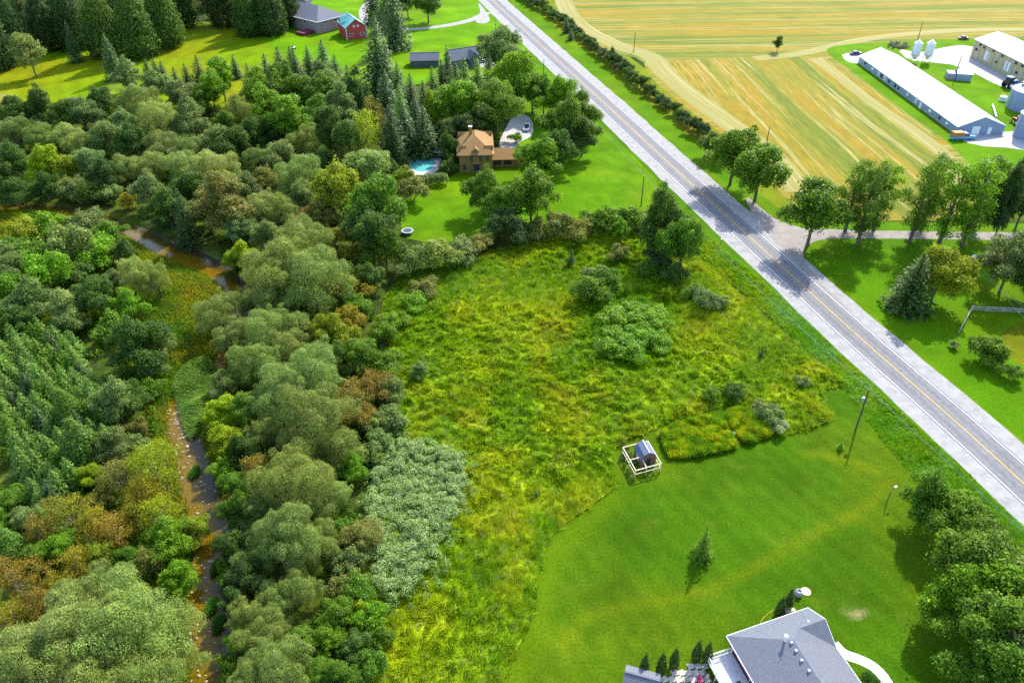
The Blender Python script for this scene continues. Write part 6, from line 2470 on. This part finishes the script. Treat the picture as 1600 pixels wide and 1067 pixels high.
CARW = mat('white_car_paint', (.78, .79, .80), .25, .5, .03, .5)
CARB = mat('navy_car_paint', (.02, .03, .07), .25, .5, .05, .5)
CARBL = mat('blue_car_paint', (.06, .30, .50), .3, .5, .05, .5)
ORANGE = mat('orange_load', (.42, .17, .04), .7, 1, .25)
car('pickup_truck', 'white pickup parked on the brick house drive', 823, 202, rad(85), CARW, 5.6, True)
car('farm_truck', 'blue cab truck with an orange load before the long barn', 1503, 218, rad(8), CARBL, 6.6, True, ORANGE, 1.25)
car('parked_car', 'dark blue car parked at the far end of the long barn', 1337, 86, rad(5), CARB, 5.0)
car('parked_car', 'white car beside the green cottage drive', 749, 98, rad(15), CARW, 4.6)
car('parked_car', 'dark car under the yard spruces by the far driveway', 617, 32, rad(5), CARB, 4.8)
car('parked_car', 'small dark vehicle on the grass behind the twin feed bins', 1505, 62, rad(0), mat('brown_car_paint', (.12, .08, .08), .4, 1, .1), 4.2)


def tractor(px, py, lb, body, rz, s=1.0):
    t = empty('tractor', G(px, py), lb, 'tractor', None, rz)
    mb = MB()
    mb.box((.9 * s, 0, .9 * s), (2.2 * s, .8 * s, .75 * s), 0, 0, .92)
    mb.build('bonnet', body, t)
    mb = MB()
    mb.box((-.75 * s, 0, 1.0 * s), (1.4 * s, 1.4 * s, 1.6 * s), 0, 0, .88)
    c = mb.build('cab', GLASS, t)
    mb = MB()
    mb.box((-.75 * s, 0, 2.605 * s), (1.5 * s, 1.5 * s, .14 * s))
    mb.build('cab_roof', body, c)
    for x, r, w in ((-.9, .85, .45), (1.5, .5, .3)):
        for y in (-.85, .85):
            mb = MB()
            mb.tube([(x * s, (y - w / 2) * s, r * s), (x * s, (y + w / 2) * s, r * s)], r * s, 18)
            q = mb.build('wheel', RUB, t)
            mb = MB()
            e = (w / 2 + .01) * (1 if y > 0 else -1)
            mb.tube([(x * s, (y + e * .8) * s, r * s), (x * s, (y + e) * s, r * s)], r * .5 * s, 12)
            mb.build('rim', WHITE, q)
    mb = MB()
    mb.tube([(1.2 * s, .25 * s, 1.6 * s), (1.2 * s, .25 * s, 2.5 * s)], .06 * s, 6)
    mb.build('exhaust', DARK, t)


tractor(1577, 137, 'blue tractor parked beside the tall barn', mat('tractor_blue', (.02, .10, .30), .4, 1, .08), rad(20), 1.5)
tractor(1588, 195, 'red tractor half hidden beside the nearer grain bin', mat('tractor_red', (.30, .02, .02), .4, 1, .08), rad(100), 1.1)


# --- small things
def small_things():
    # auger leaning beside the grain bin
    a, b = G(1551, 164, .5), G(1557, 183, .5)
    mb = MB()
    mb.tube([a, b], .3, 8)
    tag(mb.build('auger_tube', METALW), 'white auger tube lying on the grass by the grain bins', 'auger')
    # white fan drum by the bin
    g = G(1566, 158)
    mb = MB()
    mb.lathe([(0, 0), (1.2, 0), (1.2, 1.6), (.8, 1.8), (0, 1.8)], (0, 0, 0), 16)
    tag(mb.build('fan_drum', METALW, None, loc=g), 'white drying fan drum against the far grain bin', 'fan')
    # tree stump and a sawn disc on the near lawn
    g = G(1247, 929)
    t = empty('stump_planter', g, 'grey stone planter standing on the near lawn', 'planter')
    mb = MB()
    mb.lathe([(.0, 0), (.5, 0), (.55, .5), (.42, .9), (.3, .92), (.28, .7), (0, .7)], n=14)
    mb.build('body', mat('grey_stone', (.34, .34, .38), .85, 3, .25), t)
    g = G(1259, 924)
    mb = MB()
    mb.lathe([(0, -.05), (.75, -.05), (.72, .09), (0, .10)], n=16)
    tag(mb.build('sawn_stump', mat('sawn_wood', (.62, .45, .28), .85, 4, .2), None, loc=g), 'flat sawn tree stump beside the grey planter', 'stump')
    # rock by the cedars
    g = G(1233, 955)
    mb = MB()
    mb.lathe([(0, -.1), (.7, -.05), (.75, .3), (.5, .55), (0, .6)], n=9)
    o = tag(mb.build('pale_rock', mat('pale_stone', (.55, .47, .33)), None, loc=g), 'pale rock beside the two slim cedars', 'rock')
    o.scale = (1.2, .8, 1)
    # garden hose
    mb = MB()
    hp = [G(*p, .03) for p in ((1188, 972), (1195, 962), (1206, 954), (1214, 950))]
    mb.tube(chaikin3(hp), .035, 5)
    tag(mb.build('garden_hose', mat('yellow_hose', (.55, .38, .02), .5, 1, .1)), 'yellow garden hose lying on the lawn behind the grey roof', 'hose')
    mb = MB()
    hp = [G(*p, .03) for p in ((1306, 1003), (1315, 1015), (1330, 1026), (1345, 1033))]
    mb.tube(chaikin3(hp), .025, 5)
    tag(mb.build('garden_hose', mat('yellow_hose', (.55, .38, .02), .5, 1, .1)), 'thin yellow hose along the edge of the pale path', 'hose')
    # white buckets by the goldenrod beds
    for px, py, lb in ((1155, 628, 'white bucket at the top of the mown strip by the beds'), (1145, 680, 'small white marker stake between the two goldenrod beds')):
        g = G(px, py)
        mb = MB()
        mb.lathe([(0, 0), (.3, 0), (.38, .55), (.34, .55), (.28, .08), (0, .08)], n=12)
        tag(mb.build('bucket', WHITE, None, loc=g), lb.replace('small white marker stake', 'white bucket'), 'bucket')
    # mailbox at the verge
    g = G(1126, 381)
    t = empty('mailbox', g, 'mailbox with a red flag at the road shoulder', 'mailbox')
    mb = MB()
    mb.box((0, 0, -.1), (.1, .1, 1.15))
    mb.build('post', WOODP, t)
    mb = MB()
    mb.box((0, 0, 1.05), (.25, .55, .28), 0, 0, .8)
    mb.build('box', GALV, t)
    mb = MB()
    mb.box((.16, 0, 1.1), (.03, .2, .3))
    mb.build('flag', mat('red_flag', (.6, .02, .02), .5), t)
    # folding chairs on the far lawn
    g = G(459, 77)
    t = empty('lawn_mower', g, 'small white and dark mower on the far lawn', 'mower', None, .5)
    mb = MB()
    mb.box((0, 0, .3), (1.8, .9, .5), 0, 0, .8)
    mb.build('deck', WHITE, t)
    mb = MB()
    mb.box((-.4, 0, .8), (.5, .6, .55), 0, 0, .8)
    mb.build('seat', DARK, t)
    for x in (-.65, .65):
        for y in (-.5, .5):
            mb = MB()
            mb.tube([(x, y - .1, .3), (x, y + .1, .3)], .3, 10)
            mb.build('wheel', RUB, t)
    # boulders at hay field edge
    for px, py, lb in ((203, 101, 'pale stone heap at the edge of the hay field'),):
        g = G(px, py)
        mb = MB()
        mb.lathe([(0, -.1), (2.2, 0), (1.6, .5), (.6, .8), (0, .8)], n=9)
        tag(mb.build('stone_heap', mat('pale_stone', (.55, .47, .33)), None, loc=g), lb, 'stones')


def chaikin3(p, it=2):
    for _ in range(it):
        o = [p[0]]
        for a, b in zip(p[:-1], p[1:]):
            o += [a.lerp(b, .25), a.lerp(b, .75)]
        p = o + [p[-1]]
    return p


small_things()
